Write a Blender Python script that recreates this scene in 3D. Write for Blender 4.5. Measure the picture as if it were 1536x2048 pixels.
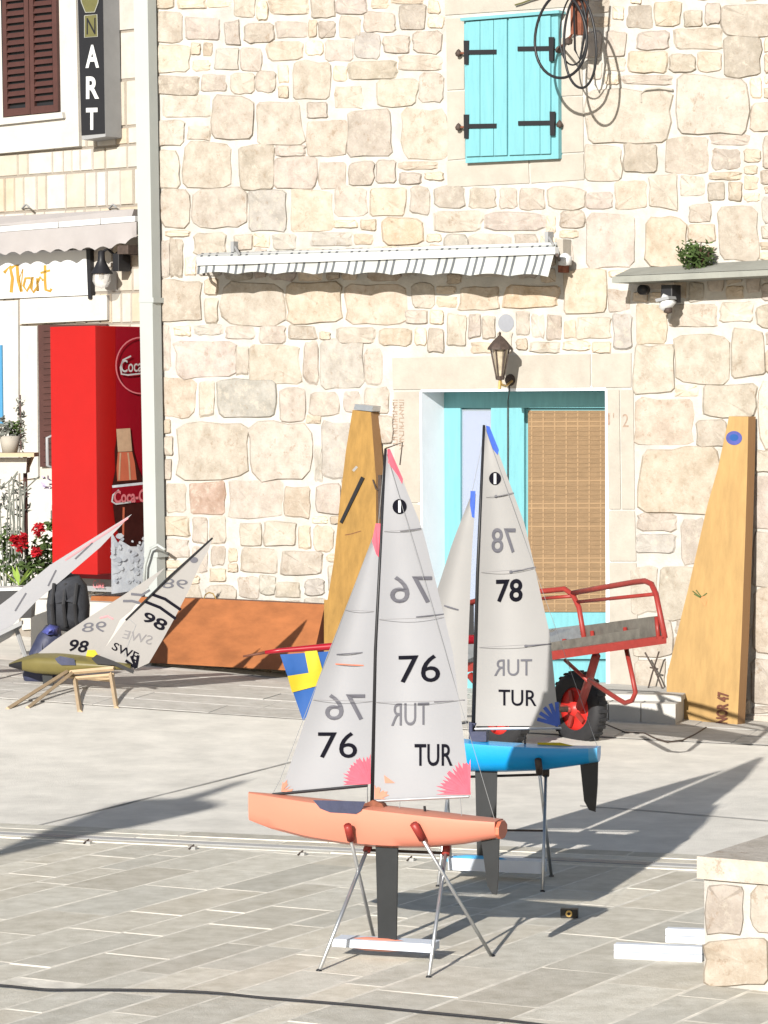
import bpy, bmesh, math, random
import numpy as np
from mathutils import Vector as V
random.seed(7)
for o in list(bpy.data.objects): bpy.data.objects.remove(o, do_unlink=True)
SC = bpy.context.scene; COL = SC.collection
# ------------------------------------------------------------------ camera, sky, sun, exposure
FPX = 6140.0; CH = 2.15; PITCH = math.atan(214/FPX); ROLL = 0.006
SUN_EL = math.radians(22); SUN_HD = math.radians(21.0)          # heading the light travels to, right of +Y
cam = bpy.data.cameras.new('camera'); co = bpy.data.objects.new('camera', cam); COL.objects.link(co)
cam.sensor_fit = 'VERTICAL'; cam.sensor_height = 24; cam.lens = 24*FPX/2048
cam.clip_start = .1; cam.clip_end = 500
co.location = (0, 0, CH)
_F = V((0, math.cos(PITCH), -math.sin(PITCH))); _R0 = V((1, 0, 0)); _U0 = _R0.cross(_F)
_R = _R0*math.cos(ROLL) - _U0*math.sin(ROLL); _U = _R0*math.sin(ROLL) + _U0*math.cos(ROLL)
from mathutils import Matrix
co.rotation_euler = Matrix((_R, _U, -_F)).transposed().to_euler()
SC.camera = co
SC.render.resolution_x = 768; SC.render.resolution_y = 1024
w = bpy.data.worlds.new('World'); SC.world = w; w.use_nodes = True
nt = w.node_tree; sky = nt.nodes.new('ShaderNodeTexSky'); sky.sky_type = 'NISHITA'; sky.sun_disc = False
sky.sun_elevation = SUN_EL; sky.sun_rotation = math.pi + SUN_HD
nt.links.new(sky.outputs[0], nt.nodes['Background'].inputs[0]); nt.nodes['Background'].inputs[1].default_value = .062
sl = bpy.data.lights.new('sun', 'SUN'); sl.energy = 4.8; sl.angle = math.radians(.5); sl.color = (1, .955, .89)
so = bpy.data.objects.new('sun', sl); COL.objects.link(so); so.location = (-6, -10, 12)
LDIR = V((math.sin(SUN_HD)*math.cos(SUN_EL), math.cos(SUN_HD)*math.cos(SUN_EL), -math.sin(SUN_EL)))
so.rotation_euler = LDIR.to_track_quat('-Z', 'Y').to_euler()
SC.view_settings.view_transform = 'Standard'; SC.view_settings.look = 'None'
SC.view_settings.exposure = .8; SC.view_settings.gamma = 1; SC.view_settings.use_curve_mapping = False

# ------------------------------------------------------------------ measuring helpers: a photo point on a real surface
CAMP = V((0, 0, CH))
def ray(x, y): return _F + _R*((x-768)/FPX) + _U*((1024-y)/FPX)
def sm(t): t = max(0, min(1, t)); return t*t*(3-2*t)
def hgt(X, Y): return .042*max(0, min(6.5, 2.49-X))*sm((Y-16.5)/5)
def G(x, y, up=0):
    d = ray(x, y); z = 0
    for _ in range(12):
        p = CAMP + d*((z-CH)/d.z); z = z*.4 + .6*hgt(p.x, p.y)
    return V((p.x, p.y, hgt(p.x, p.y)+up))
def D(x, y, dep): return CAMP + ray(x, y)*dep
class Pl:
    """a vertical plane through p running in direction u; a = metres in front of it"""
    def __init__(s, p, ang):
        s.p = V(p); s.u = V((math.cos(ang), -math.sin(ang), 0)); s.n = V((-math.sin(ang), -math.cos(ang), 0))
    def __call__(s, x, y, a=0):
        d = ray(x, y); return CAMP + d*((s.p + s.n*a - CAMP).dot(s.n)/d.dot(s.n))
WALL = Pl((2.49, 20.62, 0), math.radians(36.3))
LWALL = Pl(WALL(300, 700, -.75), math.radians(38))

# ------------------------------------------------------------------ materials
MATS = {}
def mat(name, col, rough=.7, var=.12, scale=6, bump=0, bscale=40, metal=0, spec=.35, objcol=False, island=False, trans=0, emit=0, col2=None, stretch=None):
    m = bpy.data.materials.new(name); m.use_nodes = True; n = m.node_tree.nodes; l = m.node_tree.links
    b = n['Principled BSDF']; b.inputs['Roughness'].default_value = rough; b.inputs['Metallic'].default_value = metal
    b.inputs['Specular IOR Level'].default_value = spec
    geo = n.new('ShaderNodeNewGeometry'); src = geo.outputs['Position']
    if stretch:
        mp = n.new('ShaderNodeMapping'); mp.inputs['Scale'].default_value = stretch; l.new(src, mp.inputs[0]); src = mp.outputs[0]
    no = n.new('ShaderNodeTexNoise'); no.inputs['Scale'].default_value = scale; no.inputs['Detail'].default_value = 8
    no.inputs['Roughness'].default_value = .65; l.new(src, no.inputs['Vector'])
    mx = n.new('ShaderNodeMix'); mx.data_type = 'RGBA'
    rr = n.new('ShaderNodeMapRange'); rr.inputs[1].default_value = .3; rr.inputs[2].default_value = .7; l.new(no.outputs[0], rr.inputs[0])
    l.new(rr.outputs[0], mx.inputs['Factor'])
    if objcol:
        oi = n.new('ShaderNodeObjectInfo')
        def scaled(k):
            h = n.new('ShaderNodeHueSaturation'); h.inputs['Value'].default_value = k; h.inputs['Saturation'].default_value = 1+(1-k)*.8
            l.new(oi.outputs['Color'], h.inputs['Color']); return h.outputs[0]
        l.new(scaled(1-var), mx.inputs['A']); l.new(scaled(1+var), mx.inputs['B'])
    else:
        c2 = col2 or tuple(min(1, c*(1+var)) for c in col)
        mx.inputs['A'].default_value = (*([c*(1-var) for c in col] if not col2 else col), 1); mx.inputs['B'].default_value = (*c2, 1)
    out = mx.outputs['Result']
    if island:
        hs = n.new('ShaderNodeHueSaturation'); mr = n.new('ShaderNodeMapRange'); mr.inputs[3].default_value = .72; mr.inputs[4].default_value = 1.2
        l.new(geo.outputs['Random Per Island'], mr.inputs[0]); l.new(mr.outputs[0], hs.inputs['Value']); l.new(out, hs.inputs['Color']); out = hs.outputs[0]
    l.new(out, b.inputs['Base Color'])
    if bump:
        n2 = n.new('ShaderNodeTexNoise'); n2.inputs['Scale'].default_value = bscale; n2.inputs['Detail'].default_value = 9; n2.inputs['Roughness'].default_value = .7
        l.new(src, n2.inputs['Vector']); bp = n.new('ShaderNodeBump'); bp.inputs['Strength'].default_value = 1; bp.inputs['Distance'].default_value = bump
        l.new(n2.outputs[0], bp.inputs['Height']); l.new(bp.outputs[0], b.inputs['Normal'])
    if trans:
        tr = n.new('ShaderNodeBsdfTranslucent'); l.new(out, tr.inputs[0]); ms = n.new('ShaderNodeMixShader'); ms.inputs[0].default_value = trans
        l.new(b.outputs[0], ms.inputs[1]); l.new(tr.outputs[0], ms.inputs[2]); l.new(ms.outputs[0], n['Material Output'].inputs[0])
    MATS[name] = m; return m
def glass(name, col, alpha):
    m = bpy.data.materials.new(name); m.use_nodes = True; n = m.node_tree.nodes; l = m.node_tree.links
    g = n['Principled BSDF']; g.inputs['Base Color'].default_value = (*col, 1); g.inputs['Roughness'].default_value = .05
    t = n.new('ShaderNodeBsdfTransparent'); t.inputs[0].default_value = (.95, .97, 1, 1); ms = n.new('ShaderNodeMixShader'); ms.inputs[0].default_value = alpha
    l.new(t.outputs[0], ms.inputs[1]); l.new(g.outputs[0], ms.inputs[2]); l.new(ms.outputs[0], n['Material Output'].inputs[0]); MATS[name] = m; return m
# stone with blotches, pits and a two-scale relief; the tone comes from the object's own colour
def stone_mat(name, island=False):
    m = mat(name, (.45, .38, .30), .92, .2, 8, .009, 26, objcol=not island, island=island, spec=.15)
    n = m.node_tree.nodes; l = m.node_tree.links; b = n['Principled BSDF']
    geo = [q for q in n if q.type == 'NEW_GEOMETRY'][0]
    src = b.inputs['Base Color'].links[0].from_socket
    no = n.new('ShaderNodeTexNoise'); no.inputs['Scale'].default_value = 11; no.inputs['Detail'].default_value = 6; no.inputs['Roughness'].default_value = .8
    l.new(geo.outputs['Position'], no.inputs['Vector'])
    r = n.new('ShaderNodeMapRange'); r.inputs[1].default_value = .52; r.inputs[2].default_value = .64; r.inputs[4].default_value = .8; l.new(no.outputs[0], r.inputs[0])
    mx = n.new('ShaderNodeMix'); mx.data_type = 'RGBA'; mx.inputs['B'].default_value = (.39, .355, .30, 1)
    l.new(r.outputs[0], mx.inputs['Factor']); l.new(src, mx.inputs['A'])
    r2 = n.new('ShaderNodeMapRange'); r2.inputs[1].default_value = .43; r2.inputs[2].default_value = .33; r2.inputs[4].default_value = .6; l.new(no.outputs[0], r2.inputs[0])
    mx2 = n.new('ShaderNodeMix'); mx2.data_type = 'RGBA'; mx2.inputs['B'].default_value = (.20, .14, .09, 1)
    l.new(r2.outputs[0], mx2.inputs['Factor']); l.new(mx.outputs['Result'], mx2.inputs['A']); l.new(mx2.outputs['Result'], b.inputs['Base Color'])
    return m
stone_mat('stone'); stone_mat('small_stone', True)
mat('mortar', (0.405, 0.39, 0.36), .95, .17, 5, .010, 22, spec=.1)
mat('slab', (.3, .28, .25), .85, .16, 9, .004, 80, objcol=True, spec=.2)
mat('joint', (.62, .585, .51), .95, .2, 8, .002, 60, spec=.1)
mat('concrete', (0.61, 0.585, 0.53), .9, .15, 3.2, .004, 110, spec=.2)
mat('faintrust', (.27, .20, .155), .9, .3, 40)
mat('slabline', (.33, .32, .30), .9, .2, 12)
mat('dressed', (0.335, 0.31, 0.27), .9, .10, 6, .003, 40, spec=.15)
mat('whitestone', (0.42, 0.405, 0.375), .9, .09, 6, .002, 40, spec=.15)
mat('limewash', (.70, .73, .77), .8, .04, 4, .001, 40, spec=.2)
mat('bwallmortar', (0.22, 0.195, 0.165), .95, .15, 8, .003, 40)
mat('block', (.6, .54, .44), .9, .10, 7, .003, 40, objcol=True, spec=.15)
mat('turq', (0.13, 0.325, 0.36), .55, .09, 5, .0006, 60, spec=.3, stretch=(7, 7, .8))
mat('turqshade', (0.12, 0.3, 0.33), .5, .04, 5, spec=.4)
mat('brown', (.055, .022, .018), .55, .15, 8)
mat('black', (.012, .012, .014), .45, .1, 8)
mat('rubber', (.02, .02, .022), .7, .2, 12)
mat('iron', (.05, .035, .028), .7, .4, 30, .001, 90)
mat('rust', (.16, .055, .03), .8, .4, 25, .001, 90)
mat('awnwhite', (0.44, 0.46, 0.45), .8, .03, 5, trans=.15)
mat('awngrey', (0.11, 0.12, 0.13), .8, .1, 5, trans=.15)
mat('whitepaint', (0.5, 0.51, 0.51), .45, .03, 5)
mat('beigecloth', (0.35, 0.33, 0.325), .85, .06, 4, trans=.2)
mat('pipe', (0.33, 0.355, 0.345), .45, .04, 3)
mat('ledge', (.22, .225, .20), .8, .12, 7, .002, 50)
mat('red', (0.31, 0.006, 0.005), .4, .05, 3)
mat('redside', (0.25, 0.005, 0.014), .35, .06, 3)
mat('cola', (.045, .012, .01), .35, .3, 9, spec=.2)
mat('ice', (.50, .54, .60), .5, .1, 14, col2=(.72, .76, .8))
mat('pinkprint', (0.6, 0.18, 0.2), .5, .1, 5)
mat('creamprint', (0.5, 0.34, 0.22), .5, .1, 25)
mat('gold', (0.33, 0.19, 0.03), .5, .3, 12)
mat('olive', (.10, .095, .035), .5, .1, 12)
mat('blind', (0.19, 0.125, 0.068), .8, .14, 9, .002, 60, stretch=(1, 1, 9))
mat('blindrib', (0.25, 0.165, 0.09), .8, .08, 9)
mat('curtain', (0.22, 0.235, 0.35), .9, .06, 3)
mat('wood', (0.315, 0.2, 0.078), .5, .16, 5, .0008, 50, stretch=(3, 3, .6))
mat('wood2', (0.25, 0.145, 0.04), .45, .22, 6, .0008, 50, stretch=(3, 3, .8))
mat('woodedge', (0.22, 0.12, 0.05), .6, .1, 6, stretch=(30, 30, .6))
mat('redwood', (0.245, 0.088, 0.03), .45, .22, 4, .0008, 40, stretch=(1, 1, 2.5))
mat('darkwood', (.10, .035, .02), .6, .2, 4)
mat('lightwood', (0.4, 0.3, 0.19), .6, .12, 9)
mat('sail', (0.3, 0.303, 0.32), .5, .03, 3, trans=.22)
mat('sail2', (0.305, 0.3, 0.295), .5, .03, 3, trans=.22)
mat('sail3', (0.27, 0.26, 0.25), .5, .05, 3, trans=.2)
mat('ink', (.006, .006, .01), .8, .1, 5, spec=.05)
mat('faintink', (0.075, 0.075, 0.09), .6, .1, 5)
mat('fainterink', (0.15, 0.145, 0.15), .6, .1, 5)
mat('pink', (0.52, 0.075, 0.11), .5, .15, 30)
mat('blueink', (.03, .08, .36), .5, .15, 30)
mat('paleorange', (0.45, 0.17, 0.11), .5, .05, 3)
mat('orangehull', (0.52, 0.185, 0.125), .32, .03, 3, spec=.5)
mat('orangedeck', (.50, .13, .07), .5, .1, 5)
mat('deckgrey', (.20, .20, .21), .6, .1, 9)
mat('navy', (.03, .035, .07), .55, .25, 10, .002, 30)
mat('bluehull', (0.006, 0.25, 0.56), .28, .04, 3, spec=.5)
mat('bluelight', (0.07, 0.3, 0.52), .28, .04, 3, spec=.5)
mat('fin', (0.014, 0.016, 0.018), .4, .2, 12)
mat('alu', (.45, .46, .47), .35, .08, 20, metal=.8)
mat('yellowhull', (0.125, 0.105, 0.035), .4, .08, 8)
mat('yellow', (0.5, 0.38, 0.02), .7, .05, 8, trans=.15)
mat('flagblue', (0.015, 0.075, 0.26), .7, .06, 8, trans=.15)
mat('cartred', (0.23, 0.026, 0.02), .45, .15, 14)
mat('rimred', (0.5, 0.025, 0.02), .4, .08, 14)
mat('plate', (0.15, 0.14, 0.12), .5, .3, 14, metal=.3)
mat('diamond', (0.26, 0.275, 0.29), .35, .15, 30, metal=.6)
mat('fabric', (.028, .030, .036), .9, .3, 14, .003, 40)
mat('leaf', (.055, .09, .025), .6, .4, 6, trans=.2, island=True)
mat('paleleaf', (.28, .42, .08), .6, .2, 6, trans=.2, island=True)
mat('greyleaf', (.16, .17, .15), .7, .3, 9, island=True)
mat('petal', (0.35, 0.008, 0.015), .6, .3, 9, trans=.2, island=True)
mat('terra', (.30, .28, .24), .8, .1, 9)
mat('lilac', (.40, .35, .50), .7, .2, 9, island=True)
mat('brass', (.55, .38, .14), .35, .2, 30, metal=.7)
mat('blueprint', (.05, .06, .22), .5, .2, 12)
mat('carrot', (.75, .20, .08), .5, .1, 8)
mat('grey', (0.24, 0.245, 0.25), .5, .06, 8)
mat('lavender', (0.22, 0.23, 0.255), .85, .08, 12)
mat('glasslamp', (.35, .30, .22), .3, .3, 30)
mat('whitebox', (0.5, 0.54, 0.6), .5, .03, 12)
mat('blue_paint', (0.05, 0.2, 0.36), .5, .05, 9)
glass('glass', (.5, .55, .6), .25); glass('globe', (.75, .73, .68), .35)

# ------------------------------------------------------------------ building blocks
ORG = {}
class MB:
    def __init__(s): s.v = []; s.f = []; s.m = []; s.mats = []
    def mi(s, m):
        if m not in s.mats: s.mats.append(m)
        return s.mats.index(m)
    def add(s, vs, fs, m):
        k = len(s.v); i = s.mi(m); s.v += [V(p) for p in vs]; s.f += [tuple(k+j for j in f) for f in fs]; s.m += [i]*len(fs); return s
    def prism(s, pts, off, m, m2=None):
        """polygon pts swept by off (vector)"""
        n = len(pts); off = V(off); a = [V(p) for p in pts]; vs = a + [p+off for p in a]
        s.add(vs, [tuple(range(n))], m); s.add(vs, [tuple(range(2*n-1, n-1, -1))], m2 or m)
        s.add(vs, [(i, i+n, (i+1) % n+n, (i+1) % n) for i in range(n)], m2 or m); return s
    def box(s, c, dx, dy, dz, m):
        c, dx, dy, dz = V(c), V(dx)/2, V(dy)/2, V(dz)/2
        q = [c-dx-dy-dz, c+dx-dy-dz, c+dx+dy-dz, c-dx+dy-dz]; return s.prism(q, dz*2, m)
    def tube(s, pts, r, m, n=8, r2=None, cap=True):
        pts = [V(p) for p in pts]; vs = []; L = len(pts); up = V((0, 0, 1)); prev = None
        for i, p in enumerate(pts):
            t = (pts[min(i+1, L-1)]-pts[max(i-1, 0)]).normalized()
            a = prev - t*prev.dot(t) if prev is not None else t.cross(up if abs(t.z) < .9 else V((1, 0, 0)))
            if a.length < 1e-6: a = t.orthogonal()
            a.normalize(); prev = a; b = t.cross(a)
            rr = r + ((r2 if r2 is not None else r)-r)*i/max(1, L-1)
            vs += [p + (a*math.cos(2*math.pi*k/n) + b*math.sin(2*math.pi*k/n))*rr for k in range(n)]
        fs = [(i*n+k, i*n+(k+1) % n, (i+1)*n+(k+1) % n, (i+1)*n+k) for i in range(L-1) for k in range(n)]
        if cap: fs += [tuple(range(n-1, -1, -1)), tuple((L-1)*n+k for k in range(n))]
        return s.add(vs, fs, m)
    def lathe(s, c, prof, m, axis=(0, 0, 1), n=14, sx=1):
        c = V(c); ax = V(axis).normalized(); a = ax.orthogonal().normalized(); b = ax.cross(a); vs = []
        for (r, z) in prof: vs += [c+ax*z+(a*math.cos(2*math.pi*k/n)+b*math.sin(2*math.pi*k/n))*r for k in range(n)]
        L = len(prof); fs = [(i*n+k, i*n+(k+1) % n, (i+1)*n+(k+1) % n, (i+1)*n+k) for i in range(L-1) for k in range(n)]
        return s.add(vs, fs, m)
    def leaves(s, c, rad, cnt, size, m, flat=0):
        c = V(c)
        for _ in range(cnt):
            d = V((random.gauss(0, 1), random.gauss(0, 1), random.gauss(0, 1))).normalized()*random.random()**.4
            p = c + V((d.x*rad[0], d.y*rad[1], d.z*rad[2])); a = V((random.gauss(0, 1), random.gauss(0, 1), random.gauss(0, .7))).normalized()
            b = a.orthogonal().normalized(); q = size*random.uniform(.6, 1.3)
            s.add([p-a*q, p+b*q*.45, p+a*q, p-b*q*.45], [(0, 1, 2, 3)], m)
        return s
    def build(s, name, parent=None, smooth=False, color=None, kind=None, label=None, bevel=0):
        org = ORG.get(parent.name, V((0, 0, 0))) if parent else V((0, 0, 0))
        me = bpy.data.meshes.new(name); me.from_pydata([p-org for p in s.v], [], s.f)
        for m in s.mats: me.materials.append(MATS[m])
        me.polygons.foreach_set('material_index', s.m)
        if smooth: me.polygons.foreach_set('use_smooth', [True]*len(s.f))
        bm = bmesh.new(); bm.from_mesh(me); bmesh.ops.recalc_face_normals(bm, faces=bm.faces); bm.to_mesh(me); bm.free(); me.update()
        o = bpy.data.objects.new(name, me); COL.objects.link(o)
        if parent: o.parent = parent; ORG[o.name] = org
        if color: o.color = (*color, 1)
        if kind: o['kind'] = kind
        if label: o['label'] = label
        if bevel:
            b = o.modifiers.new('edge', 'BEVEL'); b.width = bevel; b.segments = 2; b.limit_method = 'ANGLE'
        return o
def thing(name, label, cat, loc, group=None):
    o = bpy.data.objects.new(name, None); COL.objects.link(o); o.location = loc; o.empty_display_size = .1
    o['label'] = label; o['category'] = cat; ORG[o.name] = V(loc)
    if group: o['group'] = group
    return o
def tag(o, label, cat, group=None):
    o['label'] = label; o['category'] = cat
    if group: o['group'] = group
    return o
def one(mb, name, label, cat, org, group=None, **k):
    """a thing that is one mesh, its origin at org"""
    org = V(org); mb.v = [p-org for p in mb.v]; o = mb.build(name, None, **k); o.location = org; ORG[o.name] = org
    return tag(o, label, cat, group)
_tc = {}
def textgeo(s, bold=0):
    if (s, bold) in _tc: return _tc[(s, bold)]
    cu = bpy.data.curves.new('lettering', 'FONT'); cu.body = s; cu.offset = bold; cu.resolution_u = 4
    o = bpy.data.objects.new('lettering', cu); COL.objects.link(o); dg = bpy.context.evaluated_depsgraph_get(); dg.update()
    me = bpy.data.meshes.new_from_object(o.evaluated_get(dg))
    vs = [tuple(v.co) for v in me.vertices]; fs = [tuple(p.vertices) for p in me.polygons]
    bpy.data.objects.remove(o); bpy.data.meshes.remove(me); bpy.data.curves.remove(cu)
    xs = [p[0] for p in vs]; ys = [p[1] for p in vs]; x0, x1, y0, y1 = min(xs), max(xs), min(ys), max(ys)
    _tc[(s, bold)] = ([((p[0]-x0)/(x1-x0), (p[1]-y0)/(y1-y0)) for p in vs], fs); return _tc[(s, bold)]
def lettering(mb, s, S, quad, m, bold=0):
    """quad in photo points: bottom-left, bottom-right, top-right, top-left; S maps a photo point to the surface"""
    vs, fs = textgeo(s, bold); (ax, ay), (bx, by), (cx, cy), (dx, dy) = quad; out = []
    for u, v in vs:
        x = (1-v)*((1-u)*ax+u*bx)+v*((1-u)*dx+u*cx); y = (1-v)*((1-u)*ay+u*by)+v*((1-u)*dy+u*cy); out.append(S(x, y))
    return mb.add(out, fs, m)
def word(parent, name, s, S, quad, m, bold=0, label=None):
    b = MB(); lettering(b, s, S, quad, m, bold); return b.build(name, parent, label=label)
def line(parent, name, S, pts, w_, m, label=None):
    b = MB(); stroke(b, S, pts, w_, m); return b.build(name, parent, label=label)
def rect(x0, y0, x1, y1, sl=0): return ((x0, y1), (x1, y1+sl*(x1-x0)), (x1, y0+sl*(x1-x0)), (x0, y0))
def mrect(x0, y0, x1, y1, sl=0): a, b, c, d = rect(x0, y0, x1, y1, sl); return (b, a, d, c)
def stroke(mb, S, pts, w_, m):
    """a flat painted line of width w_ photo points"""
    n = len(pts); L = []; R_ = []
    for i, (x, y) in enumerate(pts):
        a = pts[max(0, i-1)]; b = pts[min(n-1, i+1)]; dx, dy = b[0]-a[0], b[1]-a[1]; q = math.hypot(dx, dy) or 1
        L.append(S(x-dy/q*w_/2, y+dx/q*w_/2)); R_.append(S(x+dy/q*w_/2, y-dx/q*w_/2))
    mb.add(L+R_, [(i, i+1, n+i+1, n+i) for i in range(n-1)], m)
def poly(mb, S, pts, m): return mb.add([S(*p) for p in pts], [tuple(range(len(pts)))], m)
def disc(mb, S, cx, cy, rx, ry, m, n=24): return poly(mb, S, [(cx+rx*math.cos(6.2832*k/n), cy+ry*math.sin(6.2832*k/n)) for k in range(n)], m)

# ------------------------------------------------------------------ ground
gx = [-60, -25, -12, -8, -6, -5, -4, -3, -2, -1, 0, 1, 2, 2.49, 3, 5, 8, 15, 30, 60]
gy = [-30, -5, 5, 10, 14, 16, 16.5, 17, 17.5, 18, 18.5, 19, 19.5, 20, 20.5, 21, 21.5, 22, 24, 27, 35, 60, 120]
g = MB(); vs = [(x, y, hgt(x, y)) for y in gy for x in gx]; nx = len(gx)
g.add(vs, [(j*nx+i, j*nx+i+1, (j+1)*nx+i+1, (j+1)*nx+i) for j in range(len(gy)-1) for i in range(nx-1)], 'concrete')
gr = g.build('ground', kind='structure', smooth=True)
for q in ([(-40, 1682), (80, 1650), (330, 1588), (600, 1520), (760, 1482)], [(1160, 1612), (1300, 1622), (1440, 1634), (1600, 1648)]):
    b = MB(); stroke(b, lambda x, y: G(x, y, .002), q, 2.0, 'slabline'); b.build('expansion_joint', gr)
E0 = G(0, 1648); E1 = G(1400, 1712); eu = (E1-E0).normalized(); en = V((eu.y, -eu.x, 0))         # en points to the camera
if en.y > 0: en = -en
def E(t, q, z): p = E0 + eu*t + en*q; return V((p.x, p.y, z))
bed = MB(); bed.add([E(-20, 0, .004), E(22, 0, .004), E(22, 22, .004), E(-20, 22, .004)], [(0, 1, 2, 3)], 'joint')
pav = bed.build('pavement', kind='structure')
def clip(poly_, p0, n):
    out = []
    for i in range(len(poly_)):
        a, b = poly_[i], poly_[(i+1) % len(poly_)]; da, db = (a-p0).dot(n), (b-p0).dot(n)
        if da >= 0: out.append(a)
        if (da > 0) != (db > 0) and abs(da-db) > 1e-9: out.append(a+(b-a)*(da/(da-db)))
    return out
def slab(pts, z, h, parent, col, name='paving_slab', inset=.0085, hf=None, side='joint'):
    c = sum(pts, V((0, 0, 0)))/len(pts); top = []; bot = []; n = len(pts)
    tilt = (random.uniform(-.0012, .0012), random.uniform(-.0012, .0012)); hh = h+random.uniform(-.001, .0015); sg = 1 if sum(pts[i].x*pts[(i+1) % n].y-pts[(i+1) % n].x*pts[i].y for i in range(n)) > 0 else -1
    def off(i, k):
        p0, p1, p2 = pts[i-1], pts[i], pts[(i+1) % n]; a = (p1-p0); b = (p2-p1); a.z = b.z = 0
        if a.length < 1e-4 or b.length < 1e-4: return p1.copy()
        a.normalize(); b.normalize(); na = V((-a.y, a.x, 0))*sg; nb__ = V((-b.y, b.x, 0))*sg; q = na+nb__; q = q/max(.3, q.dot(na)) if q.length > .1 else na; return p1+q*k
    for i in range(n):
        q = off(i, inset+random.uniform(-.0015, .002)); b = off(i, inset*.12)
        zz = (hf(q.x, q.y) if hf else 0)+z
        top.append(V((q.x, q.y, zz+hh+tilt[0]*(q-c).x*3+tilt[1]*(q-c).y*3))); bot.append(V((b.x, b.y, zz+.0003)))
    n = len(pts); mb = MB(); mb.add(top+bot, [tuple(range(n))], 'slab'); mb.add(top+bot, [(i, (i+1) % n, n+(i+1) % n, n+i) for i in range(n)], side)
    return mb.build(name, parent, color=col)
def slabcol(k=1):
    v = random.choice([.42, .45, .47, .49, .52])*k*random.uniform(.95, 1.05); t = random.uniform(-.006, .014); return (v*1.06+t, v, v*.85-t)
AA = math.radians(29); pa = V((math.cos(AA), -math.sin(AA), 0)); pb = V((math.sin(AA), math.cos(AA), 0)); P0 = V((-.5, 11.5, 0))
CB = E(0, .50, 0)                                                   # where the strips end and the bond begins
p = -4.6
while p < 4.4:
    wd = random.choice([.17, .2, .27, .31, .34]); q = -3.2+random.uniform(0, .6)
    while q < 5.2:
        ln = random.uniform(.45, .85)
        pts = [P0+pa*p+pb*q, P0+pa*(p+wd)+pb*q, P0+pa*(p+wd)+pb*(q+ln), P0+pa*p+pb*(q+ln)]
        pts = clip(pts, CB, en)
        if len(pts) > 2:
            c = sum(pts, V((0, 0, 0)))/len(pts); ar = abs(sum((pts[i].x*pts[(i+1) % len(pts)].y-pts[(i+1) % len(pts)].x*pts[i].y) for i in range(len(pts))))/2
            if ar > .012 and abs(c.x) < 2.9 and 9.8 < c.y < 15.5: slab(pts, .004, .0018, pav, slabcol())
        q += ln
    p += wd
# border strips and the drain channel along the pad
for (q0, q1, k) in ((.012, .17, .92), (.18, .30, 1.05), (.415, .485, 1.08)):
    t = -2+random.random()*.4
    while t < 6.4:
        ln = random.uniform(.7, 1.1); slab([E(t, q0, 0), E(t+ln, q0, 0), E(t+ln, q1, 0), E(t, q1, 0)], .004, .004, pav, slabcol(k), inset=.005); t += ln
ch = MB()
for q0 in (.312, .34, .368): ch.box(E(2.2, q0+.011, .0065), eu*9, en*.02, V((0, 0, .005)), 'grey')
one(ch, 'drain_channel', 'narrow grey slotted drain channel running along the pale concrete edge', 'drain', E(2.2, .35, 0))
for i, (x, y) in enumerate(((176, 1690), (386, 1701), (604, 1713), (822, 1724))):
    c = G(x, y); b = MB(); b.box(c+V((0, 0, .012)), eu*.035, en*.03, V((0, 0, .016)), 'alu'); b.tube([c+V((-.02, -.02, .01)), c+V((.005, .0, .028))], .004, 'iron', 6)
    one(b, 'drain_clip', ['leftmost small metal clip on the drain channel under the blurred flag shadow', 'small metal clip on the drain channel right of the blurred flag shadow', 'small metal clip on the drain channel left of the orange boat stand', 'small metal clip on the drain channel just right of the black keel'][i], 'clip', c, 'metal clips on the drain channel')
# footpath of flags at the foot of the houses
F0 = G(0, 1398); F1 = G(1536, 1492); fu = (F1-F0); fu.z = 0; fl = fu.length; fu.normalize(); fn = V((-fu.y, fu.x, 0))
fp = MB(); N = 24
vs = []
for i in range(N+1):
    t = -2+(fl+6)*i/N
    for k in range(7):
        pp = F0+fu*t+fn*(k*.42-.0); vs.append(V((pp.x, pp.y, hgt(pp.x, pp.y)+.004)))
fp.add(vs, [(i*7+k, i*7+k+1, (i+1)*7+k+1, (i+1)*7+k) for i in range(N) for k in range(6)], 'slabline')
foot = fp.build('footpath', kind='structure')
for r in range(6):
    t = -2+random.random()*.5; q0 = r*.42
    while t < fl+2.5:
        ln = random.uniform(.5, 1.0); pts = [F0+fu*(t+a)+fn*(q0+b) for a, b in ((0, 0), (ln, 0), (ln, .41), (0, .41))]
        v = random.choice([.42, .45, .48, .5]); slab([V((p_.x, p_.y, 0)) for p_ in pts], .004, .005, foot, (v, v*.95, v*.86), inset=.004, hf=hgt, side='slabline'); t += ln

# ------------------------------------------------------------------ right-hand stone house
house = thing('stone_house', 'stone house of rough pale limestone rubble with turquoise door and shutters', 'house', WALL.p)
def wz(x, z, a=0):     # wall point at photo column x (taken at y 900) and height z
    q = WALL(x, 900, a); return V((q.x, q.y, z))
wn = WALL.n; wu = WALL.u; REC = .28
DX0, DX1, DYT = 842, 1212, 781
xl = 300; xr = 1900
tl, tr = WALL(DX0, DYT), WALL(DX1, DYT); topd = (tl.z+tr.z)/2
dl, dr = V((tl.x, tl.y, 0)), V((tr.x, tr.y, 0)); stepz = .19
cl = WALL(307, 700); cl = V((cl.x, cl.y, 0)); cr = WALL.p+wu*3; cr = V((cr.x, cr.y, 0)); TOP = 6.4
mb = MB(); back = -wn*.45
for a, b, z0, z1 in ((cl, dl, -.3, topd), (dr, cr, -.3, topd), (cl, cr, topd, TOP)):
    mb.prism([a+V((0, 0, z0)), b+V((0, 0, z0)), b+V((0, 0, z1)), a+V((0, 0, z1))], back, 'mortar')
wallo = mb.build('wall', house)
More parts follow.
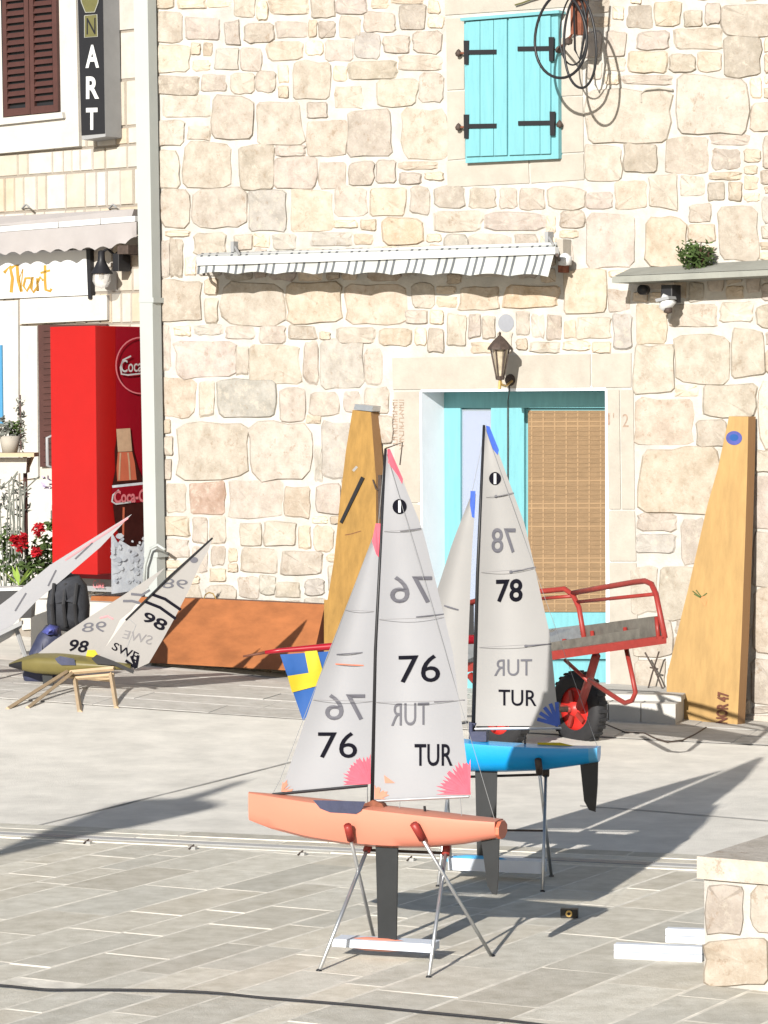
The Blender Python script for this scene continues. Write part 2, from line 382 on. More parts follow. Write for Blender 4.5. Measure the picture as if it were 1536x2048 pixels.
# measured stones: zoom origin, zoom factor, then boxes in that zoom with a tone letter
TON = {'b': (.315, .275, .232), 'p': (.30, .257, .222), 't': (.26, .224, .185), 'g': (.29, .27, .24), 'G': (.245, .238, .218), 'o': (.33, .272, .208), 'O': (.33, .247, .165), 'c': (.35, .312, .262), 'R': (.27, .17, .125), 'd': (.22, .18, .15)}
_m = (.318, .296, .264); TON = {k: tuple((.72*a_+.28*b_)*1.02 for a_, b_ in zip(c_, _m)) for k, c_ in TON.items()}
ZS = [((300, 0), 2.743, '''60 65 175 228 t|160 0 305 42 p|315 0 430 40 p|480 0 575 95 b|585 0 645 110 b|655 0 870 75 o|885 0 1010 95 t|1020 0 1190 75 p|1210 0 1300 35 p|1330 0 1500 20 b
190 100 390 215 p|410 120 490 220 p|515 130 680 235 t|690 120 860 205 b|870 110 915 205 b|925 120 1020 205 t|1040 95 1155 205 b|1170 65 1340 180 p|1365 30 1510 160 t
35 240 220 395 c|228 240 265 300 t|300 260 340 310 t|355 270 490 380 g|500 270 610 390 p|640 230 840 335 o|855 240 940 300 b|965 220 1110 335 p|1130 185 1260 305 g|1290 205 1420 290 b|1445 170 1560 290 p
50 430 265 520 t|290 415 420 505 p|440 400 570 515 b|580 390 690 505 b|780 345 990 550 b|1010 360 1080 440 b|1095 335 1350 430 t|1050 475 1170 600 b|1250 440 1470 570 c|1480 410 1600 560 b
75 525 320 635 c|340 530 560 765 p|585 560 840 795 b|865 560 975 645 b|45 660 190 800 c|205 690 330 770 b|1085 605 1330 870 t|865 660 1080 855 b|1375 605 1640 870 b
45 830 160 1025 c|185 790 445 1025 b|490 810 675 1030 t|690 795 860 860 b|690 865 915 1030 p|925 890 1070 1030 b|1095 890 1225 1015 t|1240 880 1345 1005 b
50 1040 215 1245 b|235 1030 520 1260 b|545 1040 750 1260 g|770 1040 1000 1265 o|1015 1025 1190 1190 p|1210 1040 1410 1175 o|1430 1030 1530 1165 b
90 1265 210 1295 t|235 1280 425 1400 b|460 1290 560 1370 b|570 1290 660 1360 p|675 1285 800 1370 g|880 1275 1100 1350 g|1260 1200 1500 1340 O|1120 1290 1220 1345 t
60 1310 105 1520 p|110 1310 180 1520 t|195 1410 250 1510 b'''),
((300, 460), 2.743, '''60 280 285 510 t|300 380 370 510 b|390 300 735 520 b|755 300 1050 505 o|1075 300 1415 515 o|1445 300 1560 425 b|1400 445 1525 515 b
130 530 215 580 g|245 520 400 575 g|410 530 580 600 p|600 530 740 615 b|755 530 915 600 t|930 560 990 600 p|1020 540 1200 620 b|1260 535 1420 640 o
65 545 110 745 p|140 600 465 810 p|470 635 540 800 b|545 640 820 840 b|840 640 920 840 p|930 610 1165 875 g|1180 645 1275 855 b
75 820 250 1025 o|280 850 350 1020 b|370 820 695 1025 G|710 860 850 1055 p|880 890 1035 1010 b|1175 870 1310 1010 b|860 1015 940 1060 g|1060 890 1160 1000 b
150 1050 520 1355 b|545 1060 900 1380 b|905 1180 945 1375 g|940 1050 1100 1350 g|90 1390 195 1560 b|220 1390 415 1560 R|440 1380 720 1560 b|740 1400 880 1580 o|910 1400 1040 1560 p'''),
((480, 800), 2.954, '10 890 215 1015 b|235 895 490 1030 p|0 1040 110 1170 b|115 1060 205 1150 g|215 1075 360 1170 b|380 1060 500 1150 g|0 745 120 860 b|145 740 330 860 b|345 745 415 875 b|440 760 550 890 o'),
((860, 0), 2.272, '''820 150 890 250 b|945 150 1055 225 b|1115 130 1325 220 b|905 235 1080 330 o|1085 245 1210 325 b|1220 240 1310 325 o|1340 180 1505 340 t|1115 350 1440 600 c|730 400 1100 640 c|1460 470 1620 600 o|715 690 870 830 b|895 670 1030 780 t|1070 620 1255 785 t|1285 680 1405 770 t|1445 680 1500 740 t|845 830 970 950 o|1000 790 1125 920 b|715 870 835 950 p|560 870 700 950 b|410 885 500 945 p|315 870 390 945 p|180 880 300 950 b|20 960 235 1050 b|250 970 520 1050 p|715 960 935 1215 b|980 975 1160 1215 o|1180 930 1280 1010 b|1310 940 1490 1190 b|1280 840 1340 910 t|1510 620 1660 760 b|900 40 1000 120 t|1030 40 1140 120 o|1160 50 1240 120 t|1250 40 1320 110 b|1330 20 1560 160 b|590 960 700 1030 b'''),
((760, 440), 1.979, '''130 280 305 360 b|320 275 475 355 o|490 265 705 345 O|725 205 890 370 o|915 275 990 355 b|0 270 115 375 b|100 365 185 415 b|275 370 345 480 b|350 375 400 470 p|405 385 455 470 b|540 360 590 460 b|600 370 650 470 b|660 375 720 470 p|730 400 775 465 b|780 385 900 470 b|930 380 985 480 g|145 430 185 500 b|190 430 235 500 p|720 480 830 515 g
1020 340 1120 490 o|1020 505 1160 680 c|1170 455 1390 645 b|1400 440 1520 620 b|1165 340 1330 400 b|1345 330 1480 400 c|1490 330 1640 430 b|1030 700 1240 890 o|1280 650 1490 780 b|1170 655 1260 700 g|1500 640 1640 900 c'''),
((1200, 800), 2.926, '40 650 500 940 c|45 955 165 1280 b|180 970 330 1250 b|240 290 700 640 o|510 700 620 950 t|45 1300 200 1560 o|215 1290 420 1500 b|215 1520 380 1700 b|340 980 600 1270 b|900 30 1150 420 b|900 440 1150 760 p|900 790 1150 1090 b|900 1110 1150 1500 o|900 1520 1150 1780 b|560 300 660 600 b')]
stones = []; GX0, GY0, CS = -0, -120, 4; NXc, NYc = 470, 420
occ = np.zeros((NYc, NXc), bool)
def mark(x0, y0, x1, y1, m=2):
    i0, i1 = int((x0-m-GX0)//CS), int((x1+m-GX0)//CS)+1; j0, j1 = int((y0-m-GY0)//CS), int((y1+m-GY0)//CS)+1
    occ[max(0, j0):max(0, j1), max(0, i0):max(0, i1)] = True
mark(-10, -200, 312, 1600, 0)                                       # left of the corner
mark(886, 0, 1168, 375, 0); mark(778, 705, 1266, 790, 0); mark(DX0-60, 780, DX1+54, 1600, 0); mark(996, 628, 1030, 664, 0)
for (ox, oy), zf, txt in ZS:
    for t in txt.replace('\n', '|').split('|'):
        a = t.split(); x0, y0, x1, y1 = [float(v) for v in a[:4]]
        x0, x1 = ox+x0/zf, ox+x1/zf; y0, y1 = oy+y0/zf, oy+y1/zf
        j0, j1, i0, i1 = int((y0-GY0)//CS)+2, int((y1-GY0)//CS)-1, int((x0-GX0)//CS)+2, int((x1-GX0)//CS)-1
        if j1 > j0 and i1 > i0 and occ[j0:j1, i0:i1].mean() > .25: continue
        stones.append((x0, y0, x1, y1, a[4])); mark(x0, y0, x1, y1, 3)
rs = random.Random(3)
for j in range(NYc-6):
    i = 0
    while i < NXc-6:
        if occ[j, i]: i += 1; continue
        w_ = rs.choice([5, 9, 13, 17, 22]); h_ = rs.choice([5, 8, 11, 15]); k = 1
        while k < w_ and i+k < NXc and not occ[j, i+k]: k += 1
        n_ = 1
        while n_ < h_ and j+n_ < NYc and not occ[j+n_, i:i+k].any(): n_ += 1
        if k >= 6 and n_ >= 5:
            x0 = GX0+i*CS; y0 = GY0+j*CS; stones.append((x0+1, y0+1, x0+k*CS-5, y0+n_*CS-5, rs.choice('bbbpptgcoo'))); occ[j:j+n_, i:i+k] = True
            i += k
        else: i += 1
stones = [s for s in stones if s[1] < 1470]
A = np.array([s[:4] for s in stones]); OBS = np.array([(-10, -300, 306, 1700), (888, -300, 1166, 373), (782, 706, 1264, 786), (DX0-56, 780, DX1+58, 1700), (998, 630, 1028, 662)], float)
for step_ in range(13):                                             # let the stones grow until their joints are as narrow as in the wall
    for i in range(len(A)):
        for side, dlt in ((0, -1), (1, -1), (2, 1), (3, 1)):
            q = A[i].copy(); q[side] += dlt; g_ = 6.5
            hit = (q[0] < A[:, 2]+g_) & (q[2] > A[:, 0]-g_) & (q[1] < A[:, 3]+g_) & (q[3] > A[:, 1]-g_); hit[i] = False
            o_ = (A[i, 0] < A[:, 2]+g_) & (A[i, 2] > A[:, 0]-g_) & (A[i, 1] < A[:, 3]+g_) & (A[i, 3] > A[:, 1]-g_)
            cx_, cy_ = (A[:, 0]+A[:, 2])/2-(A[i, 0]+A[i, 2])/2, (A[:, 1]+A[:, 3])/2-(A[i, 1]+A[i, 3])/2
            toward = (cx_ < 0, cy_ < 0, cx_ > 0, cy_ > 0)[side]
            if (hit & ~o_).any() or (hit & o_ & toward).any(): continue
            if ((q[0] < OBS[:, 2]) & (q[2] > OBS[:, 0]) & (q[1] < OBS[:, 3]) & (q[3] > OBS[:, 1])).any(): continue
            A[i] = q
stones = [(*[float(v) for v in A[i]], stones[i][4]) for i in range(len(stones))]
stones.sort(key=lambda s: -(s[2]-s[0])*(s[3]-s[1])*(1 if -20 < s[0] < 1536 and -20 < s[1] < 1440 else .3))
def rubble(cx, cy, hx, hy, rs, S, mb, m):
    """an irregular four-sided rubble stone with chipped edges: 48 triangles"""
    j = lambda k: rs.uniform(-k, k); co4 = [(-1+j(.1), -1+j(.13)), (1+j(.1), -1+j(.13)), (1+j(.1), 1+j(.13)), (-1+j(.1), 1+j(.13))]; pts = []
    rd = rs.choice([.06, .08, .11, .15]); bul = rs.uniform(-.02, .05)
    for k in range(4):
        (ax, ay), (bx, by) = co4[k], co4[(k+1) % 4]
        for t in (rd, rs.uniform(.3, .42), rs.uniform(.58, .7), 1-rd):
            o = bul*math.sin(math.pi*t)+rs.uniform(-.065, .06); nx_, ny_ = (by-ay)/2, -(bx-ax)/2
            pts.append(((ax+(bx-ax)*t+nx_*o)*hx+j(.8), (ay+(by-ay)*t+ny_*o)*hy+j(.8)))
    h = rs.uniform(.006, .022); n = len(pts); ins = 1-min(.2, 2.6/min(hx, hy)); r0 = [S(cx+x, cy+y, -.003) for x, y in pts]; r1 = [S(cx+x*ins, cy+y*ins, h+rs.uniform(-.006, .005)) for x, y in pts]
    ce = S(cx+j(.3)*hx, cy+j(.3)*hy, h+rs.uniform(0, .007))
    mb.add(r0+r1+[ce], [(i, (i+1) % n, n+(i+1) % n, n+i) for i in range(n)]+[(n+i, n+(i+1) % n, 2*n) for i in range(n)], m)
def stone_geo(mb, s, m, rs):
    x0, y0, x1, y1, _ = s; rubble((x0+x1)/2, (y0+y1)/2, (x1-x0)/2+1.5, (y1-y0)/2+1.5, rs, WALL, mb, m)
small = MB()
for i, s in enumerate(stones):
    if i < 300:
        b = MB(); stone_geo(b, s, 'stone', rs); v = rs.uniform(1.0, 1.16); c = TON[s[4]]
        b.build('stone', wallo, color=(c[0]*v, c[1]*v*rs.uniform(.99, 1.01), c[2]*v*rs.uniform(.97, 1.03)))
    else: stone_geo(small, s, 'small_stone', rs)
small.build('small_stones', wallo, kind='stuff')
# dressed surrounds
def ashlar(quad, a=.008, name='dressed_stone', parent=wallo, m='dressed', S=None, dep=.03):
    S = S or WALL; b = MB(); c = [S(x, y, a) for x, y in quad]; b.prism(c, -(S.n)*dep, m); return b.build(name, parent, bevel=.004)
for q in ([(892, 38), (928, 36), (928, 178), (894, 180)], [(894, 184), (929, 182), (930, 317), (895, 320)], [(893, 323), (1056, 314), (1058, 366), (895, 374)], [(1060, 314), (1166, 307), (1168, 359), (1062, 366)], [(1120, 76), (1162, 74), (1165, 190), (1120, 192)], [(1120, 195), (1165, 193), (1167, 303), (1120, 306)], [(888, -60), (1160, -70), (1160, 12), (890, 30)]): ashlar(q)
for q in ([(784, 716), (1180, 708), (1180, 775), (786, 779)], [(1184, 708), (1262, 706), (1262, 774), (1184, 775)], [(788, 784), (838, 783), (840, 1005), (790, 1005)], [(790, 1009), (840, 1009), (841, 1200), (792, 1200)], [(792, 1204), (841, 1204), (842, 1350), (793, 1350)],
          [(1214, 780), (1238, 780), (1241, 1018), (1217, 1018)], [(1241, 780), (1266, 780), (1269, 1018), (1244, 1018)], [(1217, 1022), (1269, 1022), (1272, 1122), (1218, 1122)], [(1218, 1126), (1272, 1126), (1275, 1260), (1219, 1260)], [(1219, 1264), (1275, 1264), (1278, 1392), (1220, 1392)]): ashlar(q)
b = MB(); SFW = lambda x, y: WALL(x, y, .0095)
for (cx, y0, y1) in ((790, 800, 888), (803, 800, 893)):             # weathered carved inscription, too worn to read
    y = y0
    while y < y1:
        h_ = random.choice([5, 8]); stroke(b, SFW, [(cx-5, y), (cx+5, y+.5)], 1.7, 'faintrust')
        if random.random() < .7: stroke(b, SFW, [(cx+random.choice([-4, 0, 4]), y), (cx+random.choice([-4, 4]), y+h_)], 1.5, 'faintrust')
        y += h_
lettering(b, '1', SFW, rect(1215, 826, 1220, 850), 'faintrust'); stroke(b, SFW, [(1227, 826), (1227, 836)], 2, 'faintrust'); lettering(b, '2', SFW, rect(1245, 828, 1257, 854), 'faintrust')
b.build('carved_inscription', wallo, label='rusty worn carved letters and the numbers 1 and 2 on the door jambs')
b = MB(); disc(b, lambda x, y: WALL(x, y, .004), 1012, 646, 16, 18, 'lavender'); b.build('plaster_patch', wallo, label='round grey plaster patch above the lantern')
# door in its recess
DP = lambda x, y, a=0: WALL(x, y, a-REC)
dox = thing  # alias unused
rev = MB(); rb = -wn*(REC+.16)
rv = wu*.006; rev.prism([dl+rv+V((0, 0, -.2)), dl+rv+V((0, 0, topd)), dl-wu*.03+V((0, 0, topd)), dl-wu*.03+V((0, 0, -.2))], rb, 'limewash')
rev.prism([dr-rv+V((0, 0, -.2)), dr-rv+V((0, 0, topd)), dr+wu*.03+V((0, 0, topd)), dr+wu*.03+V((0, 0, -.2))], rb, 'limewash')
rev.prism([dl+V((0, 0, topd-.001)), dr+V((0, 0, topd-.001)), dr+V((0, 0, topd+.03)), dl+V((0, 0, topd+.03))], rb, 'limewash')
rev.v = [p+wn*.0025-V((0, 0, .004)) for p in rev.v]; rev.build('door_reveal', house)
door = MB(); q = [dl, dr, dr, dl]
dlz = lambda base, t, z, a: base+wu*t+V((0, 0, z))-wn*REC+wn*a
W_ = (dr-dl).length
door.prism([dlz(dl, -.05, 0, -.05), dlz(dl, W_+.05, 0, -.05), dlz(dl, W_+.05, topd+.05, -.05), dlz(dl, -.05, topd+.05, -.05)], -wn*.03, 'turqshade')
dob = door.build('door', house, label='turquoise double door with a glazed leaf and a bamboo blind')
def dpan(x0, y0, x1, y1, a, th, m, name, bev=.003, par=dob, sl=-.0):
    b = MB(); b.prism([DP(x0, y1, a), DP(x1, y1+sl*(x1-x0), a), DP(x1, y0+sl*(x1-x0), a), DP(x0, y0, a)], -wn*th, m); return b.build(name, par, bevel=bev)
dpan(884, 778, 1222, 816, 0, .05, 'turq', 'top_rail')
dpan(884, 816, 921, 1420, .0, .05, 'turq', 'frame_stile'); dpan(982, 816, 1014, 1420, .0, .05, 'turq', 'leaf_stile'); dpan(1016, 816, 1048, 1420, .0, .05, 'turq', 'leaf_stile')
dpan(921, 822, 982, 1300, -.03, .004, 'curtain', 'curtain'); dpan(921, 819, 982, 1300, -.018, .003, 'glass', 'pane', 0)
dpan(921, 1300, 982, 1420, -.0, .03, 'turq', 'lower_panel'); dpan(1048, 1225, 1228, 1318, -.012, .03, 'turq', 'lower_panel'); dpan(1048, 1324, 1228, 1430, -.012, .03, 'turq', 'lower_panel')
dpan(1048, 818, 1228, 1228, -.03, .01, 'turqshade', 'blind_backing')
bl = dpan(1056, 821, 1226, 1224, -.010, .008, 'blind', 'bamboo_blind')
for k in range(7): dpan(1062+k*23, 822, 1065+k*23, 1223, -.007, .002, 'blindrib', 'blind_cord', 0, bl)
b = MB()
for k in range(44): yy = 824+k*9.1; b.prism([DP(1057, yy, -.0085), DP(1225, yy-.8, -.0085), DP(1225, yy+2.2, -.0085), DP(1057, yy+3, -.0085)], wn*.002, random.choice(['blind', 'blind', 'blindrib']))
b.build('blind_slats', bl, kind='stuff')
# doorstep
st = thing('door_step', 'pale stone doorstep of long blocks running along the wall foot right of the barrow', 'step', WALL.p-wu*1.2)
S0 = G(1120, 1437); S1 = G(1352, 1452); su = (S1-S0).normalized()
zt = .165
for (t0, t1) in ((0, .45), (.46, .78)):
    pass
Ls = (S1-S0).length; cuts = [0, Ls*.42, Ls*.70, Ls*1.0]
for i in range(3):
    a = S0+su*(cuts[i]+.003); c = S0+su*(cuts[i+1]-.003); b = MB(); bk = V((.25, .97, 0))*.9
    b.prism([V((a.x, a.y, 0)), V((c.x, c.y, 0)), V((c.x, c.y, zt)), V((a.x, a.y, zt))], bk, 'whitestone'); b.build('step_stone', st, bevel=.008)
b = MB(); a = S0+V((.05, .16, 0)); c = S1+V((.05, .16, 0)); b.prism([V((a.x, a.y, zt)), V((c.x, c.y, zt)), V((c.x, c.y, zt+.04)), V((a.x, a.y, zt+.04))], V((.2, .8, 0)), 'whitestone'); b.build('upper_tread', st, bevel=.006)

# upper shuttered window
ws = thing('window_shutters', 'pale turquoise closed double window shutters with black strap hinges high on the rubble wall', 'shutters', WALL(1023, 320, .02))
b = MB(); b.prism([WALL(931, 326, .05), WALL(1117, 317, .05), WALL(1116, 26, .05), WALL(928, 40, .05)], -wn*.055, 'turq'); b.build('window_frame', ws, bevel=.003)
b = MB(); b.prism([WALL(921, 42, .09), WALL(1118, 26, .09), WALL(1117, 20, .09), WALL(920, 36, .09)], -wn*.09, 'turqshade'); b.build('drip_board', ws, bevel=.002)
shx = [(931, 960), (960, 987), (987, 1014), (1017, 1048), (1048, 1080), (1080, 1101)]
for k, (x0, x1) in enumerate(shx):
    y = lambda x, b_: (313 if b_ else 44)-(x-931)*(.035 if b_ else .075)
    b = MB(); b.prism([WALL(x0+.6, y(x0, 1), .068), WALL(x1-.6, y(x1, 1), .068), WALL(x1-.6, y(x1, 0), .068), WALL(x0+.6, y(x0, 0), .068)], -wn*.02, 'turq'); b.build('shutter_board', ws, bevel=.0025)
for (x0, x1, yy, px, side) in ((932, 992, 104, 932, -1), (1035, 1102, 97, 1102, 1), (932, 992, 252, 932, -1), (1036, 1104, 246, 1104, 1)):
    b = MB(); b.prism([WALL(x0, yy+5, .078), WALL(x1, yy+4, .078), WALL(x1, yy-5, .078), WALL(x0, yy-4, .078)], -wn*.012, 'black')
    b.prism([WALL(px-4, yy+25, .08), WALL(px+4, yy+25, .08), WALL(px+5, yy-23, .08), WALL(px-5, yy-23, .08)], -wn*.014, 'black'); b.build('strap_hinge', ws)
    b = MB(); b.lathe(WALL(px+side*15, yy+2, .04), [(0, -.03), (.02, -.02), (.024, 0), (.012, .02), (0, .03)], 'iron', n=8); b.tube([WALL(px, yy+2, .06), WALL(px+side*20, yy+3, .02)], .008, 'rust'); b.build('hinge_pin', ws, smooth=True)
# bracket and cable coils
cb = thing('cable_bracket', 'rusty vertical iron bracket tube holding black cables beside the turquoise shutters', 'bracket', WALL(1152, 0, .36))
b = MB(); b.prism([WALL(1141, 68, .40), WALL(1162, 70, .40), WALL(1164, -60, .40), WALL(1141, -60, .40)], -wn*.09, 'rust'); b.build('bracket_tube', cb, bevel=.006)
b = MB(); b.tube([WALL(1152, -40, .34), WALL(1168, -46, 0)], .02, 'rust'); b.tube([WALL(1150, 60, .36), WALL(1130, 88, .3), WALL(1122, 92, .02)], .008, 'rust'); b.lathe(WALL(1137, 82, .32), [(0, -.03), (.025, -.02), (.03, .01), (0, .03)], 'iron', n=8); b.build('bracket_arm', cb)
def coil(name, label, cx, cy, rx, ry, a, r, ph=0):
    b = MB(); pts = []
    for k in range(41):
        t = 2*math.pi*k/40; x = cx+rx*math.sin(t)*(1-.22*(math.cos(t)*.5+.5)); y = cy-ry*math.cos(t); pts.append(WALL(x+ph*(cy-y)*.12, y, a+.03*math.sin(t)))
    b.tube(pts, r, 'black', 7); return one(b, name, label, 'cable', WALL(cx, cy, a), 'coiled cables by the bracket', smooth=True)
coil('cable_coil', 'large black cable loop hanging over the shutter edge, left one of the coils', 1122, 72, 58, 84, .50, .010, .1)
coil('cable_coil', 'black cable loop hanging lower and right below the rusty bracket', 1160, 84, 36, 92, .52, .009, -.25)
coil('cable_coil', 'thin small black cable loop hanging within the larger coils', 1147, 60, 30, 70, .46, .006, .2)
b = MB(); pts = [WALL(x, y, .45) for x, y in ((1180, -60), (1176, 0), (1172, 40), (1168, 80), (1160, 120), (1150, 100), (1148, 20), (1152, -60))]; b.tube(pts, .008, 'black', 6)
b.tube([WALL(x, y, .46) for x, y in ((1166, -60), (1164, 0), (1170, 60), (1164, 98))], .010, 'black', 6)
one(b, 'hanging_cable', 'black cables dropping from above beside the rusty bracket tube', 'cable', WALL(1165, -50, .45))
b = MB(); b.tube([WALL(x, y, .03) for x, y in ((1030, 10), (1044, 6), (1060, 0), (1080, -6))], .006, 'olive', 6); b.tube([WALL(x, y, .02) for x, y in ((1283, 205), (1281, 188), (1292, 179), (1318, 176), (1346, 180))], .008, 'dressed', 6)
one(b, 'wall_wire', 'thin pale wire clipped to the stones above and right of the shutters', 'wire', WALL(1040, 5, .03))

# striped awning
aw = thing('striped_awning', 'rolled-in white awning with thin grey stripes and a scalloped valance over the wall', 'awning', WALL(760, 500, 0))
AF = .34; yT = lambda x: 508-(x-395)*.030; yb = lambda x: 524-(x-395)*.030
b = MB(); b.tube([WALL(398, 520, .10), WALL(1112, 497, .10)], .045, 'whitepaint', 12); b.build('roller', aw, smooth=True)
ax0, ax1 = 396, 1108; n_ = 142
b = MB()
for k in range(n_):
    x0 = ax0+(ax1-ax0)*k/n_; x1 = ax0+(ax1-ax0)*(k+1)/n_; m = 'awngrey' if k % 6 == 0 or k % 12 in (3,) else 'awnwhite'
    b.add([WALL(x0+7, yT(x0)+(-2), .06), WALL(x1+7, yT(x1)-2, .06), WALL(x1, yb(x1), AF), WALL(x0, yb(x0), AF)], [(0, 1, 2, 3)], m)
b.build('canopy', aw, smooth=True)
b = MB(); b.prism([WALL(394, 531, AF+.02), WALL(1110, 508, AF+.02), WALL(1110, 494, AF+.02), WALL(394, 514, AF+.02)], -wn*.05, 'whitepaint'); b.build('front_rail', aw, bevel=.006)
b = MB(); K = 142
for k in range(K):
    m = 'awngrey' if k % 6 == 0 or k % 12 in (3,) else 'awnwhite'; q = []
    for kk in (k, k+1):
        t = kk/K; x = ax0+(ax1-ax0)*t; dpt = 20+26*t**1.2; sc = 5*abs(math.sin(math.pi*t*9)); wv = .015*math.sin(t*34)
        xs = x-10*t; y1_ = yb(x)+5; q.append((WALL(x, y1_, AF), WALL((x+xs)/2-1, y1_+dpt*.5, AF+wv), WALL(xs-2, y1_+dpt-sc, AF+wv*1.4)))
    b.add([q[0][0], q[1][0], q[1][1], q[0][1]], [(0, 1, 2, 3)], m); b.add([q[0][1], q[1][1], q[1][2], q[0][2]], [(0, 1, 2, 3)], m)
b.build('valance', aw, smooth=True)
for x in (470, 1098):
    b = MB(); b.box(WALL(x, yT(x)-12, .04), wu*.03, wn*.07, V((0, 0, .08)), 'grey'); b.tube([WALL(x, yT(x)-12, .05), WALL(x+8, yT(x)+2, .2)], .01, 'grey'); b.build('wall_bracket', aw)
for x, yy in ((408, 548), (1118, 520)):
    b = MB(); b.tube([WALL(x, yy-18, .02), WALL(x, yy, .16), WALL(x-4, yy-10, AF)], .012, 'iron'); b.build('folding_arm', aw)
b = MB(); b.lathe(WALL(1130, 520, .12), [(0, -.04), (.045, -.035), (.05, .02), (.02, .045), (0, .05)], 'whitepaint', n=10); b.build('gearbox', aw, smooth=True)
b = MB(); b.box(WALL(1128, 502, .06), wu*.05, wn*.1, V((0, 0, .16)), 'dressed'); b.box(WALL(1127, 538, .06), wu*.04, wn*.08, V((0, 0, .05)), 'rust'); b.build('end_bracket', aw)

# right canopy ledge
lg = thing('stone_ledge', 'grey stone canopy slab projecting from the wall at the right edge', 'ledge', WALL(1400, 560, .0))
LA = .32
b = MB(); p = [WALL(1224, 566, LA), WALL(1760, 540, LA), WALL(1760, 530, LA), WALL(1224, 553, LA)]; b.prism(p, -wn*LA, 'ledge'); b.build('slab', lg, bevel=.006)
b = MB(); a = WALL(1228, 552, LA-.02); c = WALL(1760, 529, LA-.02); b.add([a, c, WALL(1790, 504, .0), WALL(1262, 536, .0)], [(0, 1, 2, 3)], 'ledge'); b.add([a, WALL(1262, 536, 0), WALL(1262, 556, 0)], [(0, 1, 2)], 'ledge'); b.build('sloping_top', lg)
b = MB(); c = WALL(1392, 515, .16); b.leaves(c, (.12, .10, .10), 420, .022, 'leaf'); b.leaves(c+V((-.05, 0, .05)), (.09, .06, .08), 90, .022, 'leaf'); b.leaves(c+V((.07, 0, .02)), (.07, .06, .10), 60, .02, 'leaf')
for k in range(9): b.tube([c+V((0, 0, -.1)), c+V((random.uniform(-.1, .1), random.uniform(-.05, .05), random.uniform(0, .1)))], .004, 'brown', 5)
one(b, 'ledge_shrub', 'small green shrub sprouting on top of the grey stone ledge', 'shrub', WALL(1392, 536, .16))
fl_ = thing('floodlight', 'small dark floodlight and camera hung under the grey ledge', 'lamp', WALL(1325, 590, .1))
b = MB(); b.box(WALL(1342, 588, .14), wu*.09, wn*.12, V((0, 0, .12)), 'black'); b.build('junction_box', fl_, bevel=.008)
b = MB(); b.lathe(WALL(1292, 580, .08), [(0, 0), (.035, 0), (.035, .06), (0, .06)], 'black', axis=wn, n=12); b.build('lens', fl_, smooth=True)
b = MB(); b.prism([WALL(1310, 598, .26), WALL(1336, 592, .26), WALL(1338, 598, .26), WALL(1312, 604, .26)], -wn*.10, 'grey'); b.build('hood', fl_)
b = MB(); b.lathe(WALL(1333, 606, .2), [(0, -.06), (.03, -.05), (.05, 0), (.055, .04), (0, .05)], 'whitepaint', axis=(.5, -.3, .8), n=12); b.lathe(WALL(1336, 622, .2), [(0, -.02), (.03, -.01), (.03, .02), (0, .03)], 'iron', n=10); b.build('lamp_head', fl_, smooth=True)

# lantern over the door
la = thing('wall_lantern', 'old bronze wall lantern with pointed roof above the turquoise door', 'lantern', WALL(1020, 750, 0))
lc = WALL(1000, 718, .26); sx = 1.0
b = MB(); b.lathe(lc, [(.022, -.13), (.058, .07)], 'glasslamp', n=6); b.build('glass_body', la)
b = MB()
for k in range(6):
    t = k*math.pi/3; a = lc+V((math.cos(t)*.026, math.sin(t)*.026, -.13)); c = lc+V((math.cos(t)*.064, math.sin(t)*.064, .07)); b.tube([a, c], .006, 'iron', 5)
b.lathe(lc, [(.0, -.15), (.03, -.145), (.034, -.125), (.028, -.12)], 'iron', n=8); b.build('cage', la)
b = MB(); b.lathe(lc, [(.088, .065), (.085, .08), (.05, .125), (.02, .155), (.008, .165), (.010, .18), (0, .195)], 'iron', n=8); b.build('roof', la)
b = MB(); b.tube([lc+V((0, 0, -.14)), lc+V((.01, .0, -.18)), WALL(1012, 772, .14), WALL(1024, 762, .04)], .009, 'brass', 7); b.lathe(WALL(1022, 760, 0), [(.0, .04), (.03, .035), (.04, .02), (.045, 0)], 'iron', axis=wn, n=12); b.build('arm', la, smooth=True)
b = MB(); b.tube([lc+V((0, 0, -.15)), lc+V((-.005, -.01, -.21))], .012, 'brass', 7); b.build('finial', la)
b = MB(); b.tube([WALL(1018, 770, .012), WALL(1019, 782, .012), DP(1016, 800, .012), DP(1016, 1200, .012)], .004, 'iron', 6); one(b, 'lantern_wire', 'thin dark wire dropping from the lantern down the door mullion', 'wire', WALL(1018, 770, .01))

